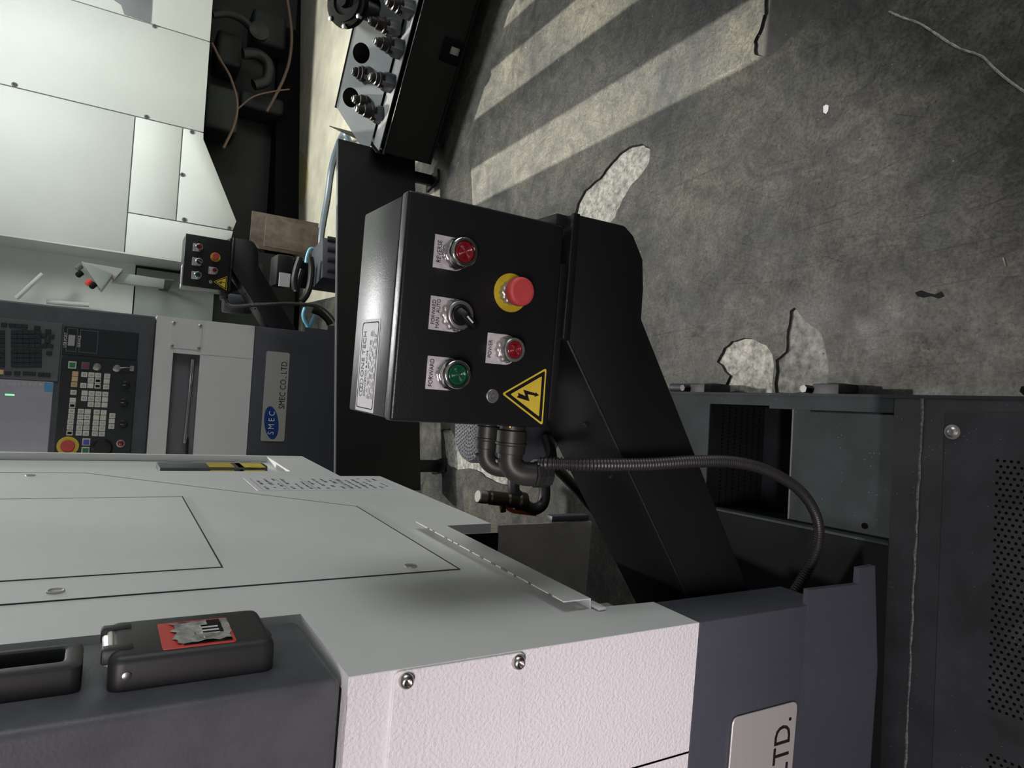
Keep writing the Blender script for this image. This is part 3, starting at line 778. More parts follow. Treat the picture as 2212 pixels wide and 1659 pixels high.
for Y, Z_ in ((1.046, 1.526), (1.043, 1.035), (1.046, 1.95), (2.0, 1.62)):
    MB().rev((.001, Y - .68, Z_), (1, 0, 0), [(.0105, 0), (.0105, .0022), (.0088, .0026), (.006, .0012), (.0001, .0012)], 24).build('countersunk_screw', M['nickel'], cov)
# gutter strip over the side opening: web, upright face, welded foot
mb = MB()
y0, y1 = .094, .622
mb.prism([(0, .866), (.0165, .868), (.0165, .917), (.0147, .917), (.0147, .870), (0, .868)], 'y', y0, y1)
gut = mb.build('gutter_strip', M['white'], lathe1, .0008, 1)
MB().box(.001, .006, y0 - .012, y0 + .02, .848, .863).build('gutter_foot', M['white'], gut, .002)
mb = MB(); rnd = random.Random(8); y = y0 + .03
while y < y1 - .02:
    w = rnd.uniform(.004, .02); mb.box(.0142, .0169, y, y + w, .9162, .9176); y += w + rnd.uniform(.01, .05)
mb.build('chipped_paint', M['ink_grey'], gut, kind='stuff')
# printed sheet stuck low on the side
st = MB().prism([sd_(1.765, 1.14), sd_(1.965, 1.14), sd_(1.965, .765), sd_(1.765, .765)], 'x', 0, .0007).build('printed_sheet', M['paper'], lathe1, label='white printed data sheet')
mb = MB(); rnd = random.Random(12)
for k in range(16):
    z = 1.115 - k * .022
    y = 1.785
    while y < 1.945:
        w = rnd.uniform(.008, .035)
        if rnd.random() < .75: mb.box(.0006, .001, y - .68, min(y + w, 1.95) - .68, z - rnd.uniform(.004, .010), z)
        y += w + .008
for z in (1.125, 1.06, .99, .90): mb.box(.0006, .001, 1.775 - .68, 1.955 - .68, z, z + .001)
mb.build('printed_lines', M['ink_grey'], st)
# black switch in the rear pocket with two yellow labels
sw = MB().prism([(1.50, 1.33), (1.62, 1.33), (1.62, 1.02), (1.55, 1.02), (1.50, 1.10)], 'x', -.075, -.004).build('door_switch', M['slate'], lathe1, .006, label='black door switch with yellow labels')
for z0, z1, m in ((1.125, 1.195, 'yellow'), (1.035, 1.112, 'sign_yellow'), (1.098, 1.112, 'red_print')):
    MB().box(-.0042, -.003, 1.512, 1.600, z0, z1).box(-.07, -.01, 1.4985, 1.4997, z0 + .003, z1).build('switch_label', M[m], sw)
# inner sheet behind the conveyor opening and the small dark flange at its edge
MB().prism([(-.004, .705), (-.004, .44), (-.62, .44), (-.62, .68)], 'y', .640, .645).build('inner_sheet', M['sheet'], lathe1)
MB().prism([(-.021, .86), (-.021, .705), (-.62, .68), (-.62, .86)], 'y', .638, .644).build('upper_shade', M['black_matte'], lathe1)  # black sheet standing for shade under the upper body
MB().box(-.002, .012, .640, .665, .45, .56).build('flange', M['slate'], lathe1, .001)
# latch box and grip on the console side
def con_px(x, y, lx): v = L1.pX(x, y, lx); return v
LX = .026
q = [con_px(*p, LX) for p in ((232, 1345), (565, 1330), (598, 1425), (240, 1440))]
y0, y1 = .052, max(v.y for v in q) - .002
z0, z1 = min(v.z for v in q), max(v.z for v in q)
lat = MB().prism(rect(y0, y1, z0, z1, .014, 5), 'x', -.012, LX + .002).build('latch_box', M['black_plastic'], lathe1, .009, 4, label='black rounded latch box with a torn red label')
wl = (y1 - y0)
ya, yb = y0 + wl * .30, y0 + wl * .80
lb = [con_px(*p, LX + .0022) for p in ((340, 1349), (490, 1339), (511, 1385), (350, 1398))]
ya, yb, za, zb_ = min(v.y for v in lb), max(v.y for v in lb), min(v.z for v in lb), max(v.z for v in lb)
MB().prism(rect(ya, yb, za, zb_, .003), 'x', LX + .0015, LX + .0026).build('warning_label', M['red_print'], lat, label='red warning label')
MB().prism(rect(ya + .004, yb - .003, za + .003, zb_ - (zb_ - za) * .28, .001), 'x', LX + .0022, LX + .0029).build('label_panel', M['ink'], lat)
mb = MB(); rnd = random.Random(5)
G = 9
vs = []; fs = []
for i in range(G):
    for k in range(G):
        u, v_ = i / (G - 1), k / (G - 1)
        if i in (0, G - 1): u += rnd.uniform(-.03, .03)
        if k in (0, G - 1): v_ += rnd.uniform(-.06, .06)
        vs.append((LX + .0036 + rnd.uniform(-.0008, .0014), ya - .001 + (yb - ya) * (.12 + .80 * u), za + (zb_ - za) * (.02 + .80 * v_)))
for i in range(G - 1):
    for k in range(G - 1):
        if not (3 <= i <= 5 and 1 <= k <= 3) and not (i >= 6 and k in (1, 2)): fs.append((i * G + k, (i + 1) * G + k, (i + 1) * G + k + 1, i * G + k + 1))
mb.add(vs, fs); mb.build('torn_tape', M['tape'], lat)
mb = MB()
for k in range(4): mb.box(LX + .0029, LX + .0033, ya + wl * (.16 + .09 * k), ya + wl * (.20 + .09 * k), za + .012, za + .03)
mb.build('label_lettering', M['paper'], lat)
hz = z1 - .004
MB().tube([(LX - .006, y0 + .02, hz + .001), (LX - .006, y1 - .012, hz + .001)], .008, 16).build('hinge_pin', M['steel'], lat)
for u in (.18, .72):
    MB().box(LX - .012, LX + .0035, y0 + wl * u, y0 + wl * u + .016, hz - .018, hz + .010).build('hinge_knuckle', M['black_plastic'], lat, .003)
MB().rev((.010, y0 + .001, z1 - .016), (0, -1, 0), [(.004, 0), (.004, .002), (.002, .0025)], 12).build('hinge_screw', M['steel'], lat)
MB().box(.0, .012, y0 + wl * .55, y0 + wl * .75, z0 - .008, z0 + .006).build('latch_tab', M['black_plastic'], lat, .002)
g0, g1 = con_px(182, 1385, .020), con_px(172, 1440, .020)
yb0, yb1, zg = g1.y, g0.y, g0.z
gr = MB().ring_prism(rect(yb0, yb1, zg, zg + .34, .010, 4), rect(yb0 + .020, yb1 - .012, zg + .016, zg + .325, .005, 4), 'x', -.006, .020).build('grip_handle', M['black_plastic'], lathe1, .003, 2)
MB().box(-.008, -.004, yb0 + .004, yb1 - .004, zg + .004, zg + .335).build('grip_back', M['black_matte'], gr)

def nameplate(F, t, x0, x1, z0, z1, par_y=-.0015):
    pl = MB().prism(rect(x0, x1, z0, z1, .012, 5), 'y', par_y - .003, par_y).build('nameplate', M['brushed'], t, .0008, 1, label='brushed metal maker plate')
    w, h = x1 - x0, z1 - z0; y_ = par_y - .0034
    cx_, cz_ = x0 + w * .205, z0 + h * .60; ra, rb, tl = w * .185, h * .30, math.radians(9)
    el = [(cx_ + ra * math.cos(q) * math.cos(tl) - rb * math.sin(q) * math.sin(tl), cz_ + ra * math.cos(q) * math.sin(tl) + rb * math.sin(q) * math.cos(tl)) for q in [2 * math.pi * i / 36 for i in range(36)]]
    MB().prism(el, 'y', y_, par_y - .002).build('logo_ellipse', M['blue'], pl)
    text('logo_lettering', 'S M E C', h * .36, M['paper'], pl, front_m(cx_, y_ - .0004, cz_ - h * .01), .0003, sx=0.88)
    text('lettering', 'SMEC CO., LTD.', h * .36, M['ink'], pl, front_m(x0 + w * .640, y_, z0 + h * .20), .0004, sx=0.86)
    return pl
nameplate(L1, lathe1, -.660, -.150, .512, .662)

# --- second lathe
c2 = [L2.py(375.5, 689), L2.py(434, 696), L2.py(433, 752)]
rec2 = (-.72, rec[1], rec[2], rec[3])
b0, b1 = c2[1].z - .008, c2[0].z + .012
lathe2, fp2, con2, cp2 = lathe_shell(L2, 'second lathe, behind the first, with control keyboard, screen and maker plate on its front', .771, rec2, (c2[2].x - .012, -.020, b0, b1))
n0, n2_ = L2.py(575.7, 758), L2.py(613.6, 954)
nameplate(L2, lathe2, n2_.x, n0.x, n2_.z, n0.z)
# chrome grip in the recess
ga, gb, gc = L2.py(416, 775, .03), L2.py(412, 815, .03), L2.py(409, 915, .03)
zc = (rec2[2] + .012)
gp = MB().rev((ga.x, .028, ga.z), (gb - ga), [(.006, 0), (.011, .004), (.011, .12), (.008, .135), (.008, .40), (.011, .41), (.011, .45)], 16).build('grip_bar', M['chrome'], lathe2)
MB().tube([(ga.x - .42, .032, ga.z - .004), (-.72, .032, ga.z - .006)], .006, 8).build('grip_rod', M['black'], gp)
def P2(x, y, ly=0.0): return L2.py(x / 4.608, 640 + y / 4.608, ly)
def quad2(a, b, y0_, y1_, name, m, par, bev=.0):
    p, q = P2(*a), P2(*b)
    return MB().box(min(p.x, q.x), max(p.x, q.x), y0_, y1_, min(p.z, q.z), max(p.z, q.z)).build(name, m, par, bev, 1)
kb = P2(625, 270); kb2 = P2(560, 850)
kbp = MB().box(kb2.x, kb.x, -.001, .01, kb.z, 2.03).build('keyboard_panel', M['panel_grey'], lathe2, .002, 1)
scn = MB().box(-.80, kb2.x - .003, -.002, .01, P2(530, 900).z, 2.03).build('screen', M['screen'], lathe2, .003, 1)
p = P2(485, 905); MB().box(p.x - .022, p.x + .022, -.003, 0, p.z - .018, p.z + .018).build('protective_film', M['light_blue'], scn)
p = P2(98, 980); MB().box(p.x - .004, p.x + .004, -.003, 0, p.z - .018, p.z + .018).build('status_light', M['screen_led'], scn)
mb = MB()
for k in range(8):
    p = P2(45 + k * 52, 885); mb.rev((p.x, -.001, p.z), (0, -1, 0), [(.011, 0), (.011, .002), (.008, .003)], 14)
mb.build('soft_key', M['grey_paint'], scn)
KEYS = [(40, 285), (120, 292), (185, 296), (245, 300), (370, 315)]
KEYS += [(20 + 60 * i, 358 + 45 * j) for i in range(7) if i != 1 for j in range(4)]
KEYS += [(18 + 61 * i, 548 + 46 * j) for i in range(7) if i != 1 for j in range(4)]
KEYS += [(480, 350), (440, 393), (512, 400), (472, 447), (437, 493), (500, 497), (490, 566), (80, 765), (172, 766), (260, 768), (326, 771), (408, 780), (470, 783)]
kme = None
def key(p, w, h, m, par, d=.006, name='key'):
    return MB().box(p.x - w / 2, p.x + w / 2, -d - .002, 0, p.z - h / 2, p.z + h / 2).build(name, m, par, .0015, 1)
for k in KEYS: key(P2(*k), .019, .024, M['key_dark'], kbp)
p = P2(5, 755); key(p, .022, .026, M['key_amber'], kbp)
# operator panel
a, b = P2(618, 600), P2(1360, 655)
c = P2(1300, 1535)
op = MB().box(-.73, a.x, -.003, .008, min(b.z, c.z), a.z).build('operator_panel', M['panel_black'], lathe2, .003, 1)
a, b = P2(640, 295), P2(1385, 345); c = P2(1370, 640)
up_ = MB().box(c.x, a.x, -.002, .008, b.z, a.z).build('port_panel', M['panel_black'], lathe2, .003, 1)
def frame2(a, b, nm, par, w=.003):
    p, q = P2(*a), P2(*b); x0_, x1_, z0_, z1_ = min(p.x, q.x), max(p.x, q.x), min(p.z, q.z), max(p.z, q.z)
    MB().ring_prism(rect(x0_, x1_, z0_, z1_), rect(x0_ + w, x1_ - w, z0_ + w, z1_ - w), 'y', -.004, -.001).build(nm, M['panel_grey'], par)
frame2((672, 315), (758, 555), 'port_frame', up_); frame2((800, 332), (965, 572), 'port_frame', up_)
quad2((683, 383), (742, 498), -.006, -.001, 'port_door', M['grey_paint'], up_, .002)
text('lettering', 'USB PORT', .018, M['paper'], up_, front_m(P2(652, 435).x, -.004, P2(652, 435).z), sx=.9)
text('lettering', 'SERVICE', .018, M['paper'], up_, front_m(P2(790, 450).x, -.004, P2(790, 450).z), sx=.9)
DARK = {(720, 1088), (693, 1360), (974, 842), (971, 895)}
COLS = [[(750, 772), (745, 825), (738, 880), (732, 957), (725, 1035), (720, 1088), (714, 1143), (709, 1196), (703, 1250), (698, 1304), (693, 1360)],
        [(840, 780), (830, 888), (843, 963), (838, 1018), (806, 1145), (801, 1200), (796, 1254), (791, 1308), (786, 1362)],
        [(910, 783), (905, 837), (900, 890), (912, 968), (908, 1022), (903, 1077), (874, 1148), (869, 1202), (864, 1256), (860, 1310), (855, 1365)],
        [(977, 788), (974, 842), (971, 895), (981, 972), (977, 1026), (971, 1080), (963, 1153), (959, 1207), (953, 1260), (949, 1314), (945, 1368)],
        [(1067, 795), (1062, 848), (1057, 902), (1049, 975), (1045, 1029), (1040, 1083), (1032, 1157), (1027, 1210), (1022, 1264), (1018, 1317), (1013, 1371)],
        [(1118, 1188), (1113, 1242), (1109, 1296)]]
rnd = random.Random(2)
for ci, cc in enumerate(COLS):
    for k in cc:
        p = P2(*k)
        o = key(p, .0245, .026, M['key_amber'] if ci == 0 and k[1] < 900 else M['key_white'], op, .005)
        if k in DARK: MB().box(p.x - .006, p.x + .006, -.0078, -.006, p.z - .009, p.z + .009).build('key_symbol', M['ink'], o)
        elif rnd.random() < .8:
            mb = MB()
            for j in range(3):
                zz = p.z + .004 - j * .005; mb.box(p.x - .007 * rnd.uniform(.5, 1), p.x + .007 * rnd.uniform(.5, 1), -.0075, -.006, zz, zz + .0018)
            mb.build('key_symbol', M['ink_grey'], o)
for k, m in (((720, 685), 'green_key'), ((850, 692), 'pink_key'), ((858, 1450), 'blue_key'), ((850, 1535), 'green_key')):
    p = P2(*k); o = MB().prism(rect(p.x - .018, p.x + .018, p.z - .017, p.z + .017, .003), 'y', -.012, 0).build('square_button', M['key_white'] if m != 'pink_key' else M['panel_grey'], op, .0015, 1)
    MB().box(p.x - .012, p.x + .012, -.0145, -.011, p.z - .012, p.z + .012).build('button_cap', M[m], o, .002)
for k in ((965, 705), (1165, 720)):
    p = P2(*k); o = MB().rev((p.x, -.001, p.z), (0, -1, 0), [(.019, 0), (.019, .006), (.015, .010), (.010, .011), (.0001, .011)], 24).build('key_switch', M['steel'], op)
    MB().box(p.x - .002, p.x + .002, -.022, -.010, p.z - .008, p.z + .008).build('key_blade', M['steel'], o)
a, b = P2(1190, 715), P2(1310, 715)
MB().tube(smooth_path([(a.x, -.018, a.z), (a.x + .004, -.02, (a.z + b.z) / 2), (b.x, -.012, b.z)], 6), .003, 6).box(b.x - .016, b.x + .012, -.012, -.008, b.z - .010, b.z + .008).build('key_ring', M['nickel'], op)
for k in ((1250, 885), (1230, 1060), (1225, 1275)):
    p = P2(*k); o = MB().rev((p.x, -.001, p.z), (0, -1, 0), [(.020, 0), (.020, .004), (.016, .006), (.015, .020), (.0001, .021)], 24, lambda q: 1 + .03 * (q % 2)).build('override_knob', M['black'], op)
    MB().box(p.x - .0015, p.x + .0015, -.0225, -.021, p.z, p.z + .013).build('knob_mark', M['grey_paint'], o)
p = P2(1200, 1465); o = MB().rev((p.x, -.001, p.z), (0, -1, 0), [(.019, 0), (.019, .008), (.015, .009), (.0001, .009)], 24).build('round_button', M['nickel'], op)
MB().rev((p.x, -.001, p.z), (0, -1, 0), [(.0145, .008), (.0145, .013), (.012, .0145), (.0001, .0145)], 24).build('button_cap', M['red_lens'], o)
p = P2(675, 1490); o = MB().rev((p.x, -.001, p.z), (0, -1, 0), [(.046, 0), (.046, .004), (.0001, .004)], 32).build('stop_disc', M['key_amber'], op)
o.data.materials[0] = M['sign_yellow']
MB().rev((p.x, -.001, p.z), (0, -1, 0), [(.018, .004), (.018, .016), (.030, .020), (.030, .032), (.026, .036), (.0001, .037)], 28).build('stop_button', M['red_plastic'], o)
p = P2(1020, 1510); o = MB().rev((p.x, -.001, p.z), (0, -1, 0), [(.044, 0), (.044, .012), (.036, .020), (.0001, .020)], 36, lambda q: 1 + .02 * (q % 2)).build('hand_wheel', M['black'], op)
MB().rev((p.x + .02, -.02, p.z - .015), (0, -1, 0), [(.008, 0), (.007, .02), (.0001, .022)], 14).build('wheel_knob', M['rubber'], o)
MB().box(-2.2, 0.0, .004, .09, .285, .47).build('toe_panel', M['black'], lathe2)

# ------------------------------------------------------------------ coolant tank under the first lathe
FT = Frame((0.036, 0.712, 0.0), 2.42)
tk = empty('coolant_tank', FT, 'oily dark coolant tank on the floor under the first lathe, front cover perforated', 'tank')
ZT = .25
XL = -1.5
def T(x, y, z=ZT): return FT.pz(x, y, z)
# walls, floor, rims of the open rear part
op0, op1 = T(1533, 872), T(1548, 1125)
ox1, ox0 = op0.x, -.275
oy0, oy1 = .0, op0.y
mb = MB()
mb.box(-.004, 0, -.80, .62, .04, ZT); mb.box(XL, XL + .004, -.80, .62, .04, ZT); mb.box(XL, 0, -.80, -.796, .04, ZT); mb.box(XL, 0, .616, .62, .04, ZT); mb.box(XL, 0, -.80, .62, .04, .046)
mb.build('walls', M['tank'], tk)
mb = MB()
mb.box(ox1, -.004, 0, .616, ZT - .004, ZT - .001); mb.box(ox0, ox1, oy1, .616, ZT - .004, ZT - .001)
mb.build('rear_rim', M['tank_in'], tk)
MB().box(XL, ox0, -.02, .616, ZT - .004, ZT - .001).build('rear_cover', M['black_matte'], tk)  # matte black stands for the lathe's shade on this cover
MB().prism([(ox0 + .001, ZT - .03), (ox0 + .006, ZT - .03), (ox0 + .006, ZT), (ox0 + .001, ZT)], 'y', 0, oy1).build('rim_strip', M['tank_in'], tk)
mb = MB(); mb.box(ox0, ox1, oy1, oy1 + .004, .05, ZT - .004); mb.box(ox1, ox1 + .003, 0, oy1, .05, ZT - .004); mb.box(ox0 - .003, ox0, 0, oy1, .05, ZT - .004)
mb.build('inner_wall', M['black_matte'], tk)
pl0 = T(1716, 890, .17)
MB().box(ox0, ox1, -.02, pl0.y, .168, .172).build('filter_plate', M['tank_in'], tk)
MB().box(ox0, ox1, pl0.y, pl0.y + .004, .05, .172).build('baffle', M['tank'], tk)
pr = T(1868, 1136, .172)
MB().rev((pr.x, pr.y, .172), (0, 0, 1), [(.006, 0), (.006, .002), (.0001, .0025)], 12).build('plate_hole', M['hole'], tk)
MB().prism([(ox1 + .001, 0), (ox1 + .0, .27), (ox1 - .006, .27), (ox1 - .006, .0)], 'z', ZT - .006, ZT).build('rim_fold', M['tank_in'], tk)
# perforated mesh strip on the far inner wall
mb = MB()
for i in range(26):
    for k in range(7):
        x = ox0 + .01 + (ox1 - ox0 - .02) * i / 25 + (k % 2) * .005; z = .07 + .022 * k
        mb.rev((x, oy1 - .0002, z), (0, -1, 0), [(.0028, 0), (.0028, .0006)], 6)
mb.build('mesh_holes', M['hole'], tk, kind='stuff')
# front cover: folded edge, bead, raised lid
cov_t = MB().box(XL, 0.001, -.80, .0, ZT - .020, ZT).build('front_cover', M['tank'], tk, .004, 2)
bd0, bd1 = T(1993, 868), T(1955, 1659)
rnd = random.Random(6)
pts = []
for k in range(81):
    u = k / 80; x = -.004 + (XL + .1) * u
    yb_ = bd0.y + (bd1.y - bd0.y) * ((x - bd0.x) / (bd1.x - bd0.x))
    pts.append((x, max(-.12, min(-.02, yb_)) + rnd.uniform(-.0012, .0012), ZT + rnd.uniform(-.0004, .0006)))
MB().tube(pts, [rnd.uniform(.0016, .0032) for _ in pts], 6).build('sealant_bead', M['bead'], tk)
l0 = T(2043, 888)
lidp = MB().prism(rect(XL + .1, l0.x, -.78, l0.y, .008), 'z', ZT, ZT + .003).build('lid', M['tank'], tk, .001, 1)
MB().prism(rect(XL + .098, l0.x + .0022, -.782, l0.y + .0018, .008), 'z', ZT - .001, ZT + .0008).build('lid_joint', M['gap'], tk)
MB().box(-.004, .002, -.80, .62, ZT - .002, ZT + .0015).build('edge_strip', M['tank_in'], tk)
s0 = T(2056, 933, ZT + .006)
MB().rev((s0.x, s0.y, ZT + .003), (0, 0, 1), [(.0125, 0), (.0125, .002), (.009, .0025), (.0088, .006), (.006, .009), (.004, .009), (.0035, .006), (.0001, .006)], 24).build('lid_bolt', M['nickel'], tk, ang=.6)
mb = MB(); mr = MB()
h0, h1 = T(2160, 995), T(2130, 1528)
dx, dy = .0098, .0098
for i in range(120):
    x = h0.x - i * dx * .93
    if x < XL + .12: break
    if abs(x - (T(2130, 1575).x)) < .030: continue
    for k in range(16):
        y = h0.y + .002 - k * dy - (i % 2) * dy / 2
        mb.rev((x, y, ZT + .0028), (0, 0, 1), [(.0025, 0), (.0025, .0005)], 7)
mb.build('punched_holes', M['hole'], lidp, kind='stuff')
# caster brackets along the right side
def caster(px0, px1, nm):
    a_, b_ = T(*px0, .13), T(*px1, .13)
    ya_, yb_ = min(a_.y, b_.y), max(a_.y, b_.y); ym = ya_ + (yb_ - ya_) * .42
    br = MB().box(0, .030, ya_, ym, .11, .135).box(0, .004, ya_, yb_, .06, .14).build('caster_bracket', M['tank'], tk, .002)
    MB().cyl((.018, ym + .012, .10), (0, 0, 1), .009, .05, 6).build('bracket_bolt', M['black_tex'], br)
    MB().rev((.012, ym, .045), (1, 0, 0), [(.02, 0), (.045, .003), (.045, .022), (.02, .025)], 24).build('caster_wheel', M['rubber'], br)
caster((1815, 835), (1685, 835), 'a'); caster((1525, 828), (1452, 828), 'b'); caster((2290, 835), (2185, 835), 'c')
MB().tube([(.02, .60, .12), (.02, .70, .12)], .012, 12).build('drain_stub', M['tank'], tk)

# ------------------------------------------------------------------ conveyor of the second lathe (same make)
DZ = -.046
FB2 = Frame((.388, 4.13, .950 + DZ), 4.0)
box2 = copy_tree(box1)
box2.location = FB2.o; box2.rotation_euler = (0, 0, FB2.yaw)
box2['label'] = 'small distant black control box beside the second lathe, in front of the white cabinet wall'
conv2 = copy_tree(conv1)
FC2 = Frame(FB2.o - FB2.ey * .01 - Vector((0, 0, .950)), 4.0)
conv2.location = FC2.o; conv2.rotation_euler = (0, 0, FC2.yaw)
conv2['label'] = 'distant black chip conveyor slanting down beside the second lathe'
FH2 = Frame((.33, 3.97, 0), 4.0)
def wp(x, y, Y): return W0.py(x, y, Y)
cond2 = conduit('thin black conduit drooping from the distant control box to the floor', [wp(484, 634, 4.17), wp(500, 657, 4.09), wp(560, 660, 3.9), wp(640, 660, 3.85), wp(690, 668, 3.82), wp(722, 700, 3.80), wp(726, 730, 3.80)], .011, FH2, 'cable conduits')
for k, (yy, s) in enumerate(((4.16, 1.0), (4.22, .8))):
    p = FH2.loc(Vector((.388, yy, .92)))
    MB().rev(p, (-1, 0, 0), [(.014 * s, -.004), (.02 * s, .002), (.02 * s, .026), (.0225 * s, .028), (.0205 * s, .032), (.018 * s, .046)], 18).build('plug', M['olive'], cond2)

# ------------------------------------------------------------------ long black screen behind the foreground box
FBN = Frame((1.175, 3.49, 0.0), 14.0)
bn = empty('floor_screen', FBN, 'long low black steel screen standing on feet behind the large control box', 'screen')
xl, xr, z0, z1, dp = -1.78, 0.0, .115, .537, .030
MB().box(xl, xr, 0, .006, z0, z1).build('front_sheet', M['black'], bn, .002, 1)
MB().box(xl, xr, .006, dp, z1 - .012, z1).box(xl, xr, .006, dp, z0, z0 + .03).box(xl, xl + .03, .006, dp, z0 + .03, z1 - .012).box(xr - .008, xr, .006, dp, z0 + .03, z1 - .012).build('sheet_frame', M['slate'], bn)
for x in (xl + .12, -.9, xr - .10):
    c_ = MB().box(x - .03, x + .03, .008, .028, .012, z0 + .02).box(x - .035, x + .035, -.06, .09, 0, .014).build('foot', M['black'], bn, .002)
    MB().cyl((x, .06, .012), (0, 0, 1), .012, .012, 6).build('anchor_bolt', M['steel'], c_)

# ------------------------------------------------------------------ tool holder cart
FK = Frame((1.121, 3.398, 0.0), math.degrees(math.atan2(-.532, .847)))
ck = empty('tool_cart', FK, 'low black cart carrying grey racks of tool holders', 'cart')
CL = 1.55
MB().box(0.01, CL, 0, .008, .06, .325).build('side_plate', M['black'], ck, .002, 1)
MB().box(0.01, CL, .42, .428, .06, .325).box(.01, .018, 0, .42, .06, .325).box(CL - .008, CL, 0, .42, .06, .325).box(.01, CL, 0, .42, .07, .078).build('cart_frame', M['black'], ck)
MB().box(.0, CL, -.006, .012, .318, .328).build('top_rail', M['black'], ck, .002)
lk_ = FK.py(978, 110, -.01)
lb_ = MB().box(lk_.x - .06, lk_.x + .05, -.022, 0, .085, .175).build('latch_bracket', M['black_matte'], ck, .003)
MB().box(lk_.x - .015, lk_.x + .02, -.032, -.02, .10, .145).build('latch_catch', M['nickel'], lb_, .003)
for x in (.1, CL - .15):
    for y in (.06, .36): MB().rev((x, y, .04), (1, 0, 0), [(.01, 0), (.04, .003), (.04, .025), (.01, .028)], 18).build('caster_wheel', M['rubber'], ck)
# sloping rear sheet with big round holes, fold along its top, end cheek
def KY(x, y, ly): return FK.py(x, y, ly)
yr, yf = .30, .13
zf, zr_ = .36, .535
def shelf(u, lx): return (lx, yf + (yr - yf) * u, zf + (zr_ - zf) * u)
sl_len = math.hypot(yr - yf, zr_ - zf)
sx0, sx1 = -.02, CL
def slope_mesh(x0, x1, holes, mname, nm, par):
    outer = [(x0 + .13, 1.0), (x1, 1.0), (x1, 0.0), (x0, 0.0), (x0, .25)]
    cv_, ce_ = [], []
    pts2 = [(x, u * sl_len) for x, u in outer]
    cv_ += pts2; ce_ += [(i, (i + 1) % len(pts2)) for i in range(len(pts2))]
    hp_ = []
    for hx, hu, hr in holes:
        h_ = [(hx + hr * math.cos(q), hu * sl_len + hr * math.sin(q)) for q in [2 * math.pi * i / 20 for i in range(20)]]
        hp_.append(h_); b_ = len(cv_); cv_ += h_; ce_ += [(b_ + i, b_ + (i + 1) % 20) for i in range(20)]
    rv_, _, rf_, _, _, _ = delaunay_2d_cdt([Vector(p) for p in cv_], ce_, [], 1, 1e-6)
    keep_ = []
    for f in rf_:
        c_ = (sum(rv_[i].x for i in f) / len(f), sum(rv_[i].y for i in f) / len(f))
        if inside(c_, pts2) and not any(inside(c_, h_) for h_ in hp_): keep_.append(list(f))
    mb_ = MB(); n_ = Vector((0, -(zr_ - zf), yr - yf)).normalized() * .002
    top = [Vector(shelf(v.y / sl_len, v.x)) for v in rv_]
    mb_.add([p + n_ for p in top], keep_); mb_.add([p - n_ for p in top], [k[::-1] for k in keep_])
    return mb_.build(nm, M[mname], par, ang=.3)
holes = [(.18 + .22 * i, .70, .048) for i in range(6)]
slope_mesh(sx0, sx1, holes, 'rack', 'rear_sheet', ck)
MB().box(.10, CL, yr - .004, yr + .004, .09, zr_ + .004).build('rear_support', M['black'], ck)
MB().prism([(.01, .36), (.13, .36), (.31, .542), (.31, .33), (.01, .33)], 'x', -.004, .0).build('end_cheek', M['black'], ck)
# stepped front shelf and the scalloped plastic sockets
MB().box(.01, CL, .012, .13, .345, .349).build('front_shelf', M['socket'], ck)
hold = [((789, 162), (767, 154), .21), ((828, 175), (797, 166), .07), ((797, 223), (761, 215), .20), ((811, 246), (768, 235), .12), ((847, 101), (809, 86), .07), ((838, 58), (794, 46), .15), ((868, 15), (832, 10), .07)]
def socket(x, y, z, par):
    n_ = 28
    f_ = lambda k: 1 + (.16 if (k % 7) in (2, 3, 4) else -.10)
    MB().rev((x, y, z - .075), (0, 0, 1), [(.034, 0), (.040, .01), (.040, .05), (.036, .060), (.030, .072), (.024, .072)], n_, f_).build('tool_socket', M['socket'], par, ang=.8)
names = ['tall dark tool holder at the rear of the cart rack, left of the round cutter', 'dark tool holder in the front row, second from the black screen', 'dark tool holder at the rear row end nearest the black screen', 'dark tool holder in the front row nearest the black screen', 'dark tool holder in the front row, third from the black screen', 'dark tool holder in the rear row close to the round cutter', 'dark tool holder in the front row, partly cut by the picture edge']
def tool_holder(base, tip, ly, lab):
    b_ = FK.py(*base, ly); e_ = FK.py(*tip, ly)
    h = max(.07, min(.12, e_.z - b_.z))
    zsh = .349 if ly < .14 else zf + (zr_ - zf) * (ly - yf) / (yr - yf)
    o = FK.o + FK.ex * b_.x + FK.ey * ly + Vector((0, 0, b_.z))
    t = empty('tool_holder', Frame(o, math.degrees(FK.yaw)), lab, 'tool holder', 'tool holders on the cart')
    k = 1.22
    MB().rev((0, 0, -.035), (0, 0, 1), [(.012, 0), (.021, .034), (.031 * k, .036), (.031 * k, .042), (.026 * k, .045), (.026 * k, .049), (.031 * k, .052), (.031 * k, .060), (.026 * k, .064), (.025 * k, .035 + h * .60), (.019 * k, .035 + h * .64), (.018 * k, .035 + h * .86)], 24).build('holder_body', M['bronze'], t, ang=.5)
    MB().rev((0, 0, h * .86), (0, 0, 1), [(.012, 0), (.016, .003), (.016, h * .12), (.009, h * .15), (.008, h * .2), (.0001, h * .2)], 12, lambda k: 1 + .06 * (k % 2)).build('collet_nut', M['steel'], t, ang=.4)
    socket(b_.x, ly, b_.z + .018, ck)
    return t
for (b_, e_, ly), nm in zip(hold, names): tool_holder(b_, e_, ly, nm)
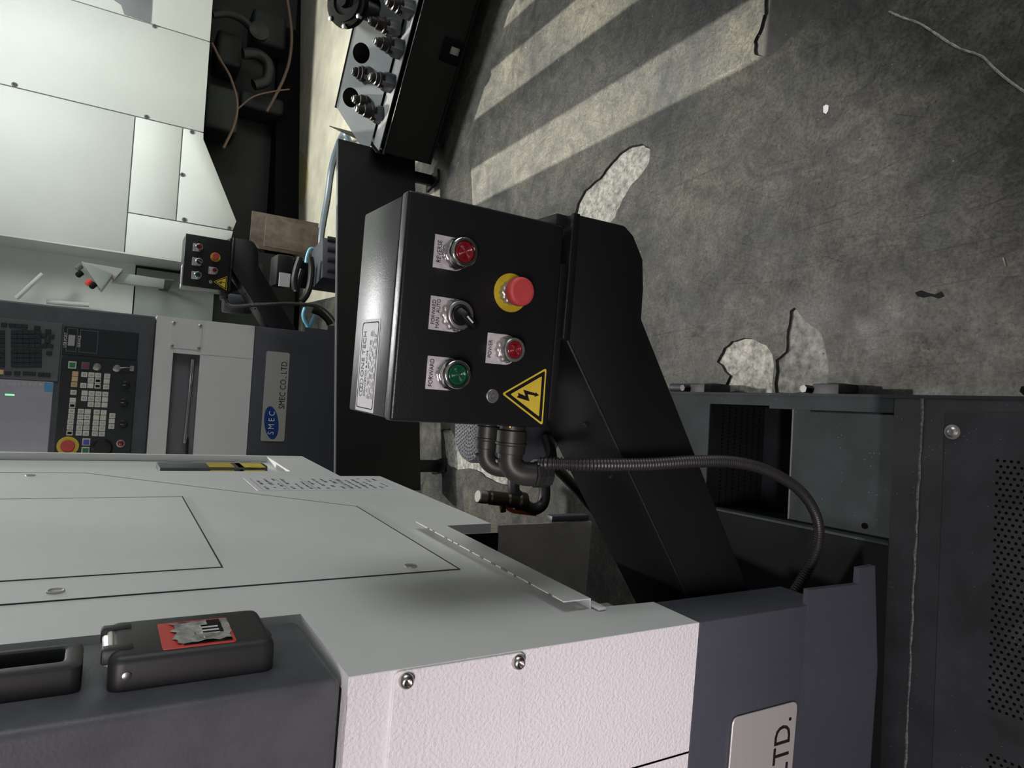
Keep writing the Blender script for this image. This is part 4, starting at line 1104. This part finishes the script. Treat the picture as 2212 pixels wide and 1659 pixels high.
# round black cutter lying on the rack
rc_ = FK.py(752, 8, .26)
fr = Frame(FK.o + FK.ex * rc_.x + FK.ey * .26 + Vector((0, 0, rc_.z - .06)), math.degrees(FK.yaw))
t = empty('face_cutter', fr, 'large round black cutter head resting on the cart rack at the picture edge', 'cutter')
ax = Vector((.15, -.55, .82)).normalized()
MB().rev((0, 0, .06), ax, [(.07, -.03), (.105, -.022), (.115, .0), (.112, .018), (.09, .024), (.088, .030), (.06, .034), (.058, .026), (.03, .026), (.028, .05), (.0001, .05)], 36).build('cutter_body', M['black_matte'], t, ang=.5)
aa = ax.orthogonal().normalized(); bb = ax.cross(aa)
for k in range(7):
    q = 2 * math.pi * k / 7; p = Vector((0, 0, .06)) + ax * .010 + (aa * math.cos(q) + bb * math.sin(q)) * .108
    MB().rev(p, ax, [(.012, 0), (.012, .018), (.007, .02)], 6).build('insert', M['steel'], t)
MB().rev(Vector((0, 0, -.18)), (0, 0, 1), [(.05, 0), (.045, .2), (.03, .24)], 16).build('arbor', M['black'], t)

# ------------------------------------------------------------------ white machine behind
L3 = Frame((1.0, 5.9, 0.0), 6.0)
m3 = empty('machining_center', L3, 'big pale machine enclosure with screwed wall panels and a dark open underside at the back', 'machine')
def Q(x, y, ly=0.0): v = L3.py(x / 2.9625, y / 2.9625, ly); return (v.x, v.z)
v1 = .790; h1 = 1.390; h2 = Q(1150, 1100)[1]; v3 = Q(825, 1360)[0]; v3b = Q(1500, 1478)[0]
v2 = Q(985, 158)[0]
g = .004
zt3 = 2.75
bot = .915
panels = [
    [(v2 + g, bot), (3.6, bot), (3.6, zt3), (v2 + g, zt3)],
    [(v1 + g, bot), (v2 - g, bot), (v2 - g, zt3), (v1 + g, zt3)],
    [(-.26, h1 + g), (v1 - g, h1 + g), (v1 - g, zt3), (-.26, zt3)],
    [(v3 + g, h2 + g), (v1 - g, h2 + g), (v1 - g, h1 - g), (v3 + g, h1 - g)],
    [(v3b + g, .652), (.125, .630), (.735, .912), (v1 - g, .915), (v1 - g, h2 - g), (v3 + g, h2 - g)],
    [(-.27, 1.0), (-.02, .66), (v3b - g, .65), (v3 - g, h1 - g), (-.26, h1 - g)],
]
MB().prism([(-.25, 1.02), (0.0, .68), (.14, .66), (.73, .93), (3.55, .93), (3.55, zt3), (-.25, zt3)], 'y', .012, .03).build('back_sheet', M['galv'], m3)
for pl in panels:
    w = MB().prism(pl, 'y', 0, .011).build('wall_panel', M['cream'], m3, .0025, 2)
wn = [Q(*p) for p in ((600, -40), (770, 30), (795, 90), (965, 148), (985, -40))]
wn = [L3.py(v[0] / 2.9625, v[1] / 2.9625, -.002) for v in ((640, -60), (775, 30), (795, 92), (962, 146), (975, -60))]
MB().prism([(p.x, p.z) for p in wn], 'y', -.004, .002).build('window_pane', M['glass_dark'], m3)
for s_ in ((90, 541), (937, 748), (1228, 845), (1166, 1118), (1178, 1405), (1467, 1460), (988, 168)):
    x, z = Q(*s_); MB().rev((x, 0, z), (0, -1, 0), [(.016, 0), (.016, .004), (.010, .007), (.006, .007), (.005, .003), (.0001, .003)], 16).build('panel_screw', M['ink_grey'], m3)
# recessed left bay
MB().box(-.272, -.26, 0, .34, .99, zt3).build('bay_side', M['white'], m3)
MB().box(-1.9, -.26, .33, .345, 1.30, zt3).build('bay_back', M['cream'], m3)
MB().box(-1.9, -.30, .30, .332, .72, 1.29).build('bay_lower_panel', M['galv'], m3, .004)
MB().box(-1.9, .0, .36, 1.2, .05, 2.7).build('inner_body', M['cast'], m3)
rd = [L3.py(35, 645, .2), L3.py(92, 592, .2)]
MB().tube([rd[0], rd[1]], .016, 10).build('handle_rod', M['white'], m3)
rd = [L3.py(100, 652, .28), L3.py(192, 659, .28)]
MB().tube([rd[0], rd[1]], .018, 10).build('grab_tube', M['white'], m3)
# dark underside: plinth, castings, ribs
pa, pb = L3.loc(Vector((1.1, 6.45, 0))), L3.loc(Vector((4.3, 7.38, 0)))
mb = MB(); d_ = (pb - pa).normalized(); n_ = Vector((-d_.y, d_.x, 0)) * .9
mb.prism([(pa.x, pa.y), (pb.x, pb.y), (pb.x + n_.x, pb.y + n_.y), (pa.x + n_.x, pa.y + n_.y)], 'z', 0, .22); mb.build('plinth', M['black_matte'], m3)
mb = MB(); mb.box(-.25, 3.6, .95, 1.4, .05, 1.6); mb.build('back_casting', M['cast'], m3)
MB().box(-.2, 3.5, .1, 1.4, 1.0, 1.05).build('pan', M['cast'], m3)
def U(x, y, ly): return L3.py(440 + x / 5.184, y / 5.184, ly)
for (ax_, ay_, bx_, by_), y_ in ((((160, 300, 430, 760)), .62), ((560, 60, 920, 560), .70), ((420, 980, 900, 1300), .66), ((20, 900, 380, 1500), .5)):
    p, q = U(ax_, ay_, y_), U(bx_, by_, y_)
    MB().box(min(p.x, q.x), max(p.x, q.x), y_, y_ + .35, min(p.z, q.z), max(p.z, q.z)).build('casting_block', M['cast'], m3, .04, 4)
MB().tube(smooth_path([U(100, 160, .45), U(260, 150, .45), U(420, 210, .45), U(540, 320, .45)], 8), .035, 12).build('coolant_elbow', M['rubber'], m3)
p = U(610, 370, .45); MB().rev((p.x, .45, p.z), (0, -1, 0), [(.085, 0), (.085, .05), (.06, .06), (.0001, .06)], 28).build('pipe_cap', M['rubber'], m3)
MB().tube(smooth_path([U(440, 600, .5), U(600, 610, .5), U(720, 720, .5), U(700, 900, .5), U(560, 950, .5)], 8), .05, 12).build('coolant_bend', M['rubber'], m3)
MB().box(-.24, -.18, .05, 1.0, .4, 1.0).build('underside_rib', M['cast'], m3)
# brown cables hanging out
fr = Frame(L3.o + L3.ex * 1.2 + L3.ey * .3, 6.0)
def tubething(nm, lab, cat, pts, r, m, grp=None, f=None):
    f = f or W0
    P = [Vector(p) for p in pts]
    o = Vector((P[0].x, P[0].y, 0)); F_ = Frame(o)
    t_ = empty(nm, F_, lab, cat, grp)
    MB().tube(smooth_path([p - o for p in P], 8), r, 10).build('sheath', m, t_)
    return t_
def U3(x, y, ly): return L3.o + L3.ex * U(x, y, ly).x + L3.ey * ly + Vector((0, 0, U(x, y, ly).z))
tubething('hanging_cable', 'thin brown cable looping down beside the white enclosure corner', 'cable', [U3(90, 480, .25), U3(180, 660, .3), U3(300, 870, .32), U3(375, 1150, .32), U3(340, 1400, .30), U3(220, 1660, .25)], .011, M['copper'], 'cables under the white machine')
tubething('hanging_cable', 'pale pinkish pipe curving down under the white enclosure near the floor', 'cable', [U3(930, -30, .5), U3(960, 150, .5), U3(985, 400, .5), U3(965, 650, .5), U3(915, 830, .5), U3(830, 1020, .5), U3(705, 1250, .5)], .014, M['copper'], 'cables under the white machine')
tubething('hanging_cable', 'dark thin wire sagging under the white enclosure', 'cable', [U3(960, 1000, .38), U3(800, 1020, .38), U3(560, 1080, .38), U3(380, 1220, .36)], .007, M['copper'], 'cables under the white machine')
# rusty boards standing on the floor below the enclosure corner
for k, (x0_, x1_, ya, yb, lab) in enumerate(((575, 650, 470, 545, 'brown rusty board leaning under the white enclosure corner'), (545, 578, 455, 540, 'narrow dark rusty board behind the distant conveyor'))):
    p, q = W0.py(x1_, yb, 5.6 + .2 * k), W0.py(x0_, ya, 5.6 + .2 * k)
    t_ = empty('board', Frame((p.x, 5.6 + .2 * k, 0)), lab, 'board')
    MB().box(0, q.x - p.x, 0, .02, 0, q.z).build('plank', M['rust'], t_, .002)
    MB().box(.01, q.x - p.x - .01, .02, .06, q.z * .4, q.z * .5).build('batten', M['rust'], t_, .002)
# small pendant control station on its bracket
pb_ = L3.py(243, 575, -.18)
FP = Frame(L3.o + L3.ex * pb_.x + L3.ey * -.18 + Vector((0, 0, 0)), 6.0)
def PP(x, y, ly=0.0): v = FP.py(160 + x / 3.814, 480 + y / 3.814, ly); return (v.x, v.z)
t = empty('pendant_station', FP, 'small pale pendant box with red and black buttons on a bracket by the white wall', 'control box')
b_ = [PP(60, 322), PP(405, 380), PP(335, 470), PP(228, 560), PP(205, 545)]
MB().prism([PP(60, 322), PP(320, 432), PP(228, 562), PP(205, 540)], 'y', -.02, .10).build('station_body', M['galv'], t, .006)
MB().prism([PP(70, 322), PP(408, 378), PP(330, 470), PP(300, 430)], 'y', .02, .10).build('station_side', M['grey_paint'], t, .004)
MB().prism([PP(390, 405), PP(752, 462), PP(742, 535), PP(310, 485)], 'y', .04, .09).build('bracket_arm', M['galv'], t, .004)
MB().prism([PP(740, 455), PP(830, 463), PP(828, 470), PP(740, 462)], 'y', .05, .512).build('bracket_pin', M['ink_grey'], t)
for (x, y), m in (((72, 420), 'ink'), ((150, 490), 'red_print'), ((182, 515), 'ink'), ((68, 365), 'ink_grey')):
    x_, z_ = PP(x, y); MB().rev((x_ - .01, 0, z_ + .02), (-.75, -.3, .6), [(.020, -.02), (.020, .014), (.014, .020), (.0001, .020)], 16).build('station_button', M[m], t)

# ------------------------------------------------------------------ hoses and a pump on the floor by the second lathe
def fw_(x, y, Y): return W0.py(x, y, Y)
def H(x, y, Y): return W0.py(540 + x / 6.38, 480 + y / 6.38, Y)
tubething('floor_hose', 'long blue-grey hose running along the pale floor behind the black screen', 'hose', [W0.pz(688, 560, .03), W0.pz(694, 500, .03), W0.pz(706, 430, .03), W0.pz(716, 360, .03), W0.pz(728, 318, .05), W0.pz(742, 290, .12), W0.pz(752, 300, .10), W0.pz(762, 330, .03)], .022, M['grey_hose'], 'hoses on the floor')
for i, (xs, lab) in enumerate((([(690, 490), (640, 640), (610, 800), (625, 930)], 'black hose arc beside the pump motor, leftmost of the coil'), ([(715, 650), (680, 760), (650, 860), (640, 960)], 'black hose arc in the middle of the coil'), ([(830, 480), (850, 640), (830, 850), (780, 1000), (710, 1090)], 'black hose arc at the lower side of the coil'))):
    tubething('coiled_hose', lab, 'hose', [H(x, y, 4.45 + (.05 if i == 1 else -.10 if i == 2 else 0)) for x, y in xs], .020, M['rubber'], 'black coiled hoses')
tubething('sky_hose', 'sky blue hose looped above the black hose coil', 'hose', [H(770, 560, 4.6), H(790, 450, 4.6), H(830, 370, 4.6), H(880, 370, 4.6), H(900, 400, 4.6)], .010, M['sky_hose'], 'sky blue hoses')
tubething('sky_hose', 'sky blue hose hanging in a V beside the second lathe base', 'hose', [H(760, 1180, 4.5), H(735, 1260, 4.5), H(745, 1340, 4.5), H(790, 1420, 4.5), H(815, 1470, 4.5), H(850, 1380, 4.5), H(895, 1280, 4.5)], .012, M['sky_hose'], 'sky blue hoses')
tubething('floor_cable', 'thick black cable bending down behind the black screen edge', 'cable', [H(860, 1190, 4.2), H(980, 1240, 4.2), H(1080, 1330, 4.2), H(1120, 1400, 4.2)], .028, M['rubber'])
p, q = H(610, 470, 4.75), H(400, 860, 4.75)
FPm = Frame((q.x, 4.75, 0))
t = empty('pump_motor', FPm, 'black square pump motor with pale cap beside the distant conveyor', 'pump')
w_, zt_, zb2 = p.x - q.x, q.z + .0, p.z
zt_ = max(p.z, H(380, 500, 4.75).z); zb2 = p.z
MB().box(0, w_, 0, .22, min(p.z, q.z), zt_).build('motor_body', M['black'], t, .01)
MB().box(.02, w_ - .02, .02, .2, 0, min(p.z, q.z)).build('pump_column', M['black_matte'], t)
MB().box(-.01, w_ * .4, -.01, .0, zt_ - .09, zt_ - .02).build('rating_plate', M['paper'], t)
p, q = H(1010, 180, 4.35), H(1150, 800, 4.35)
FPk = Frame((min(p.x, q.x), 4.3, 0), 14)
t = empty('coolant_unit', FPk, 'dark ribbed coolant unit standing on the floor between black screen and hoses', 'coolant unit')
W_ = abs(p.x - q.x); Zt = max(p.z, q.z)
MB().box(0, W_, 0, .25, .0, Zt).build('unit_body', M['slate'], t, .008)
for k in range(4): MB().box(.04 + .07 * k, .07 + .07 * k, -.012, 0, .05, Zt - .03).build('rib', M['black'], t, .002)

# ------------------------------------------------------------------ litter and marks on the floor
def litter(nm, lab, cat, px, th, m, grp=None):
    pts = [W0.pz(x, y, 0) for x, y in px]; o = pts[0]
    c_ = sum(((p - o) for p in pts), Vector()) / len(pts)
    t_ = MB().prism([((p - o).x, (p - o).y) for p in pts], 'z', 0.0, th).build(nm, m, None, th * .3, 1)
    t_.location = o; tag(t_, lab, cat, grp); return t_
litter('paper_scrap', 'small white paper scrap lying on the concrete floor', 'scrap', [(1779, 230), (1785, 226), (1791, 228), (1790, 240), (1785, 247), (1779, 243)], .002, M['paper'])
litter('straw', 'short pale straw piece on the floor at the right', 'scrap', [(2166, 557), (2169, 556), (2175, 574), (2172, 576)], .003, M['spall'])
litter('dried_stain', 'black dried grease lump on the floor', 'stain', [(1977, 632), (1990, 627), (2003, 632), (2020, 636), (2034, 630), (2040, 640), (2028, 645), (2012, 640), (1995, 643), (1982, 640)], .0015, M['ink'])
cr = MB()
pts = [W0.pz(x, y, .0005) for x, y in ((1920, 25), (1950, 38), (1985, 50), (2020, 72), (2050, 92), (2080, 108), (2105, 115), (2125, 125), (2150, 150), (2180, 175), (2230, 210))]
cr.tube(smooth_path(pts, 5), [.0018 + .001 * random.random() for _ in range(51)], 5).build('floor_scratch', M['spall'], floor, label='long pale curved scratch')
sp_ = MB(); rnd = random.Random(21)
for k in range(320):
    x, y = rnd.uniform(.05, 1.8), rnd.uniform(.5, 3.4)
    r_ = rnd.choice((.0009, .0012, .0016, .0026)); 
    sp_.rev((x, y, 0), (0, 0, 1), [(r_ * rnd.uniform(.6, 1.4), 0), (r_ * .4, r_ * .8)], 5)
sw = sp_.build('metal_flecks', M['spall']); tag(sw, 'tiny pale metal flecks scattered over the floor', 'swarf', kind='stuff')
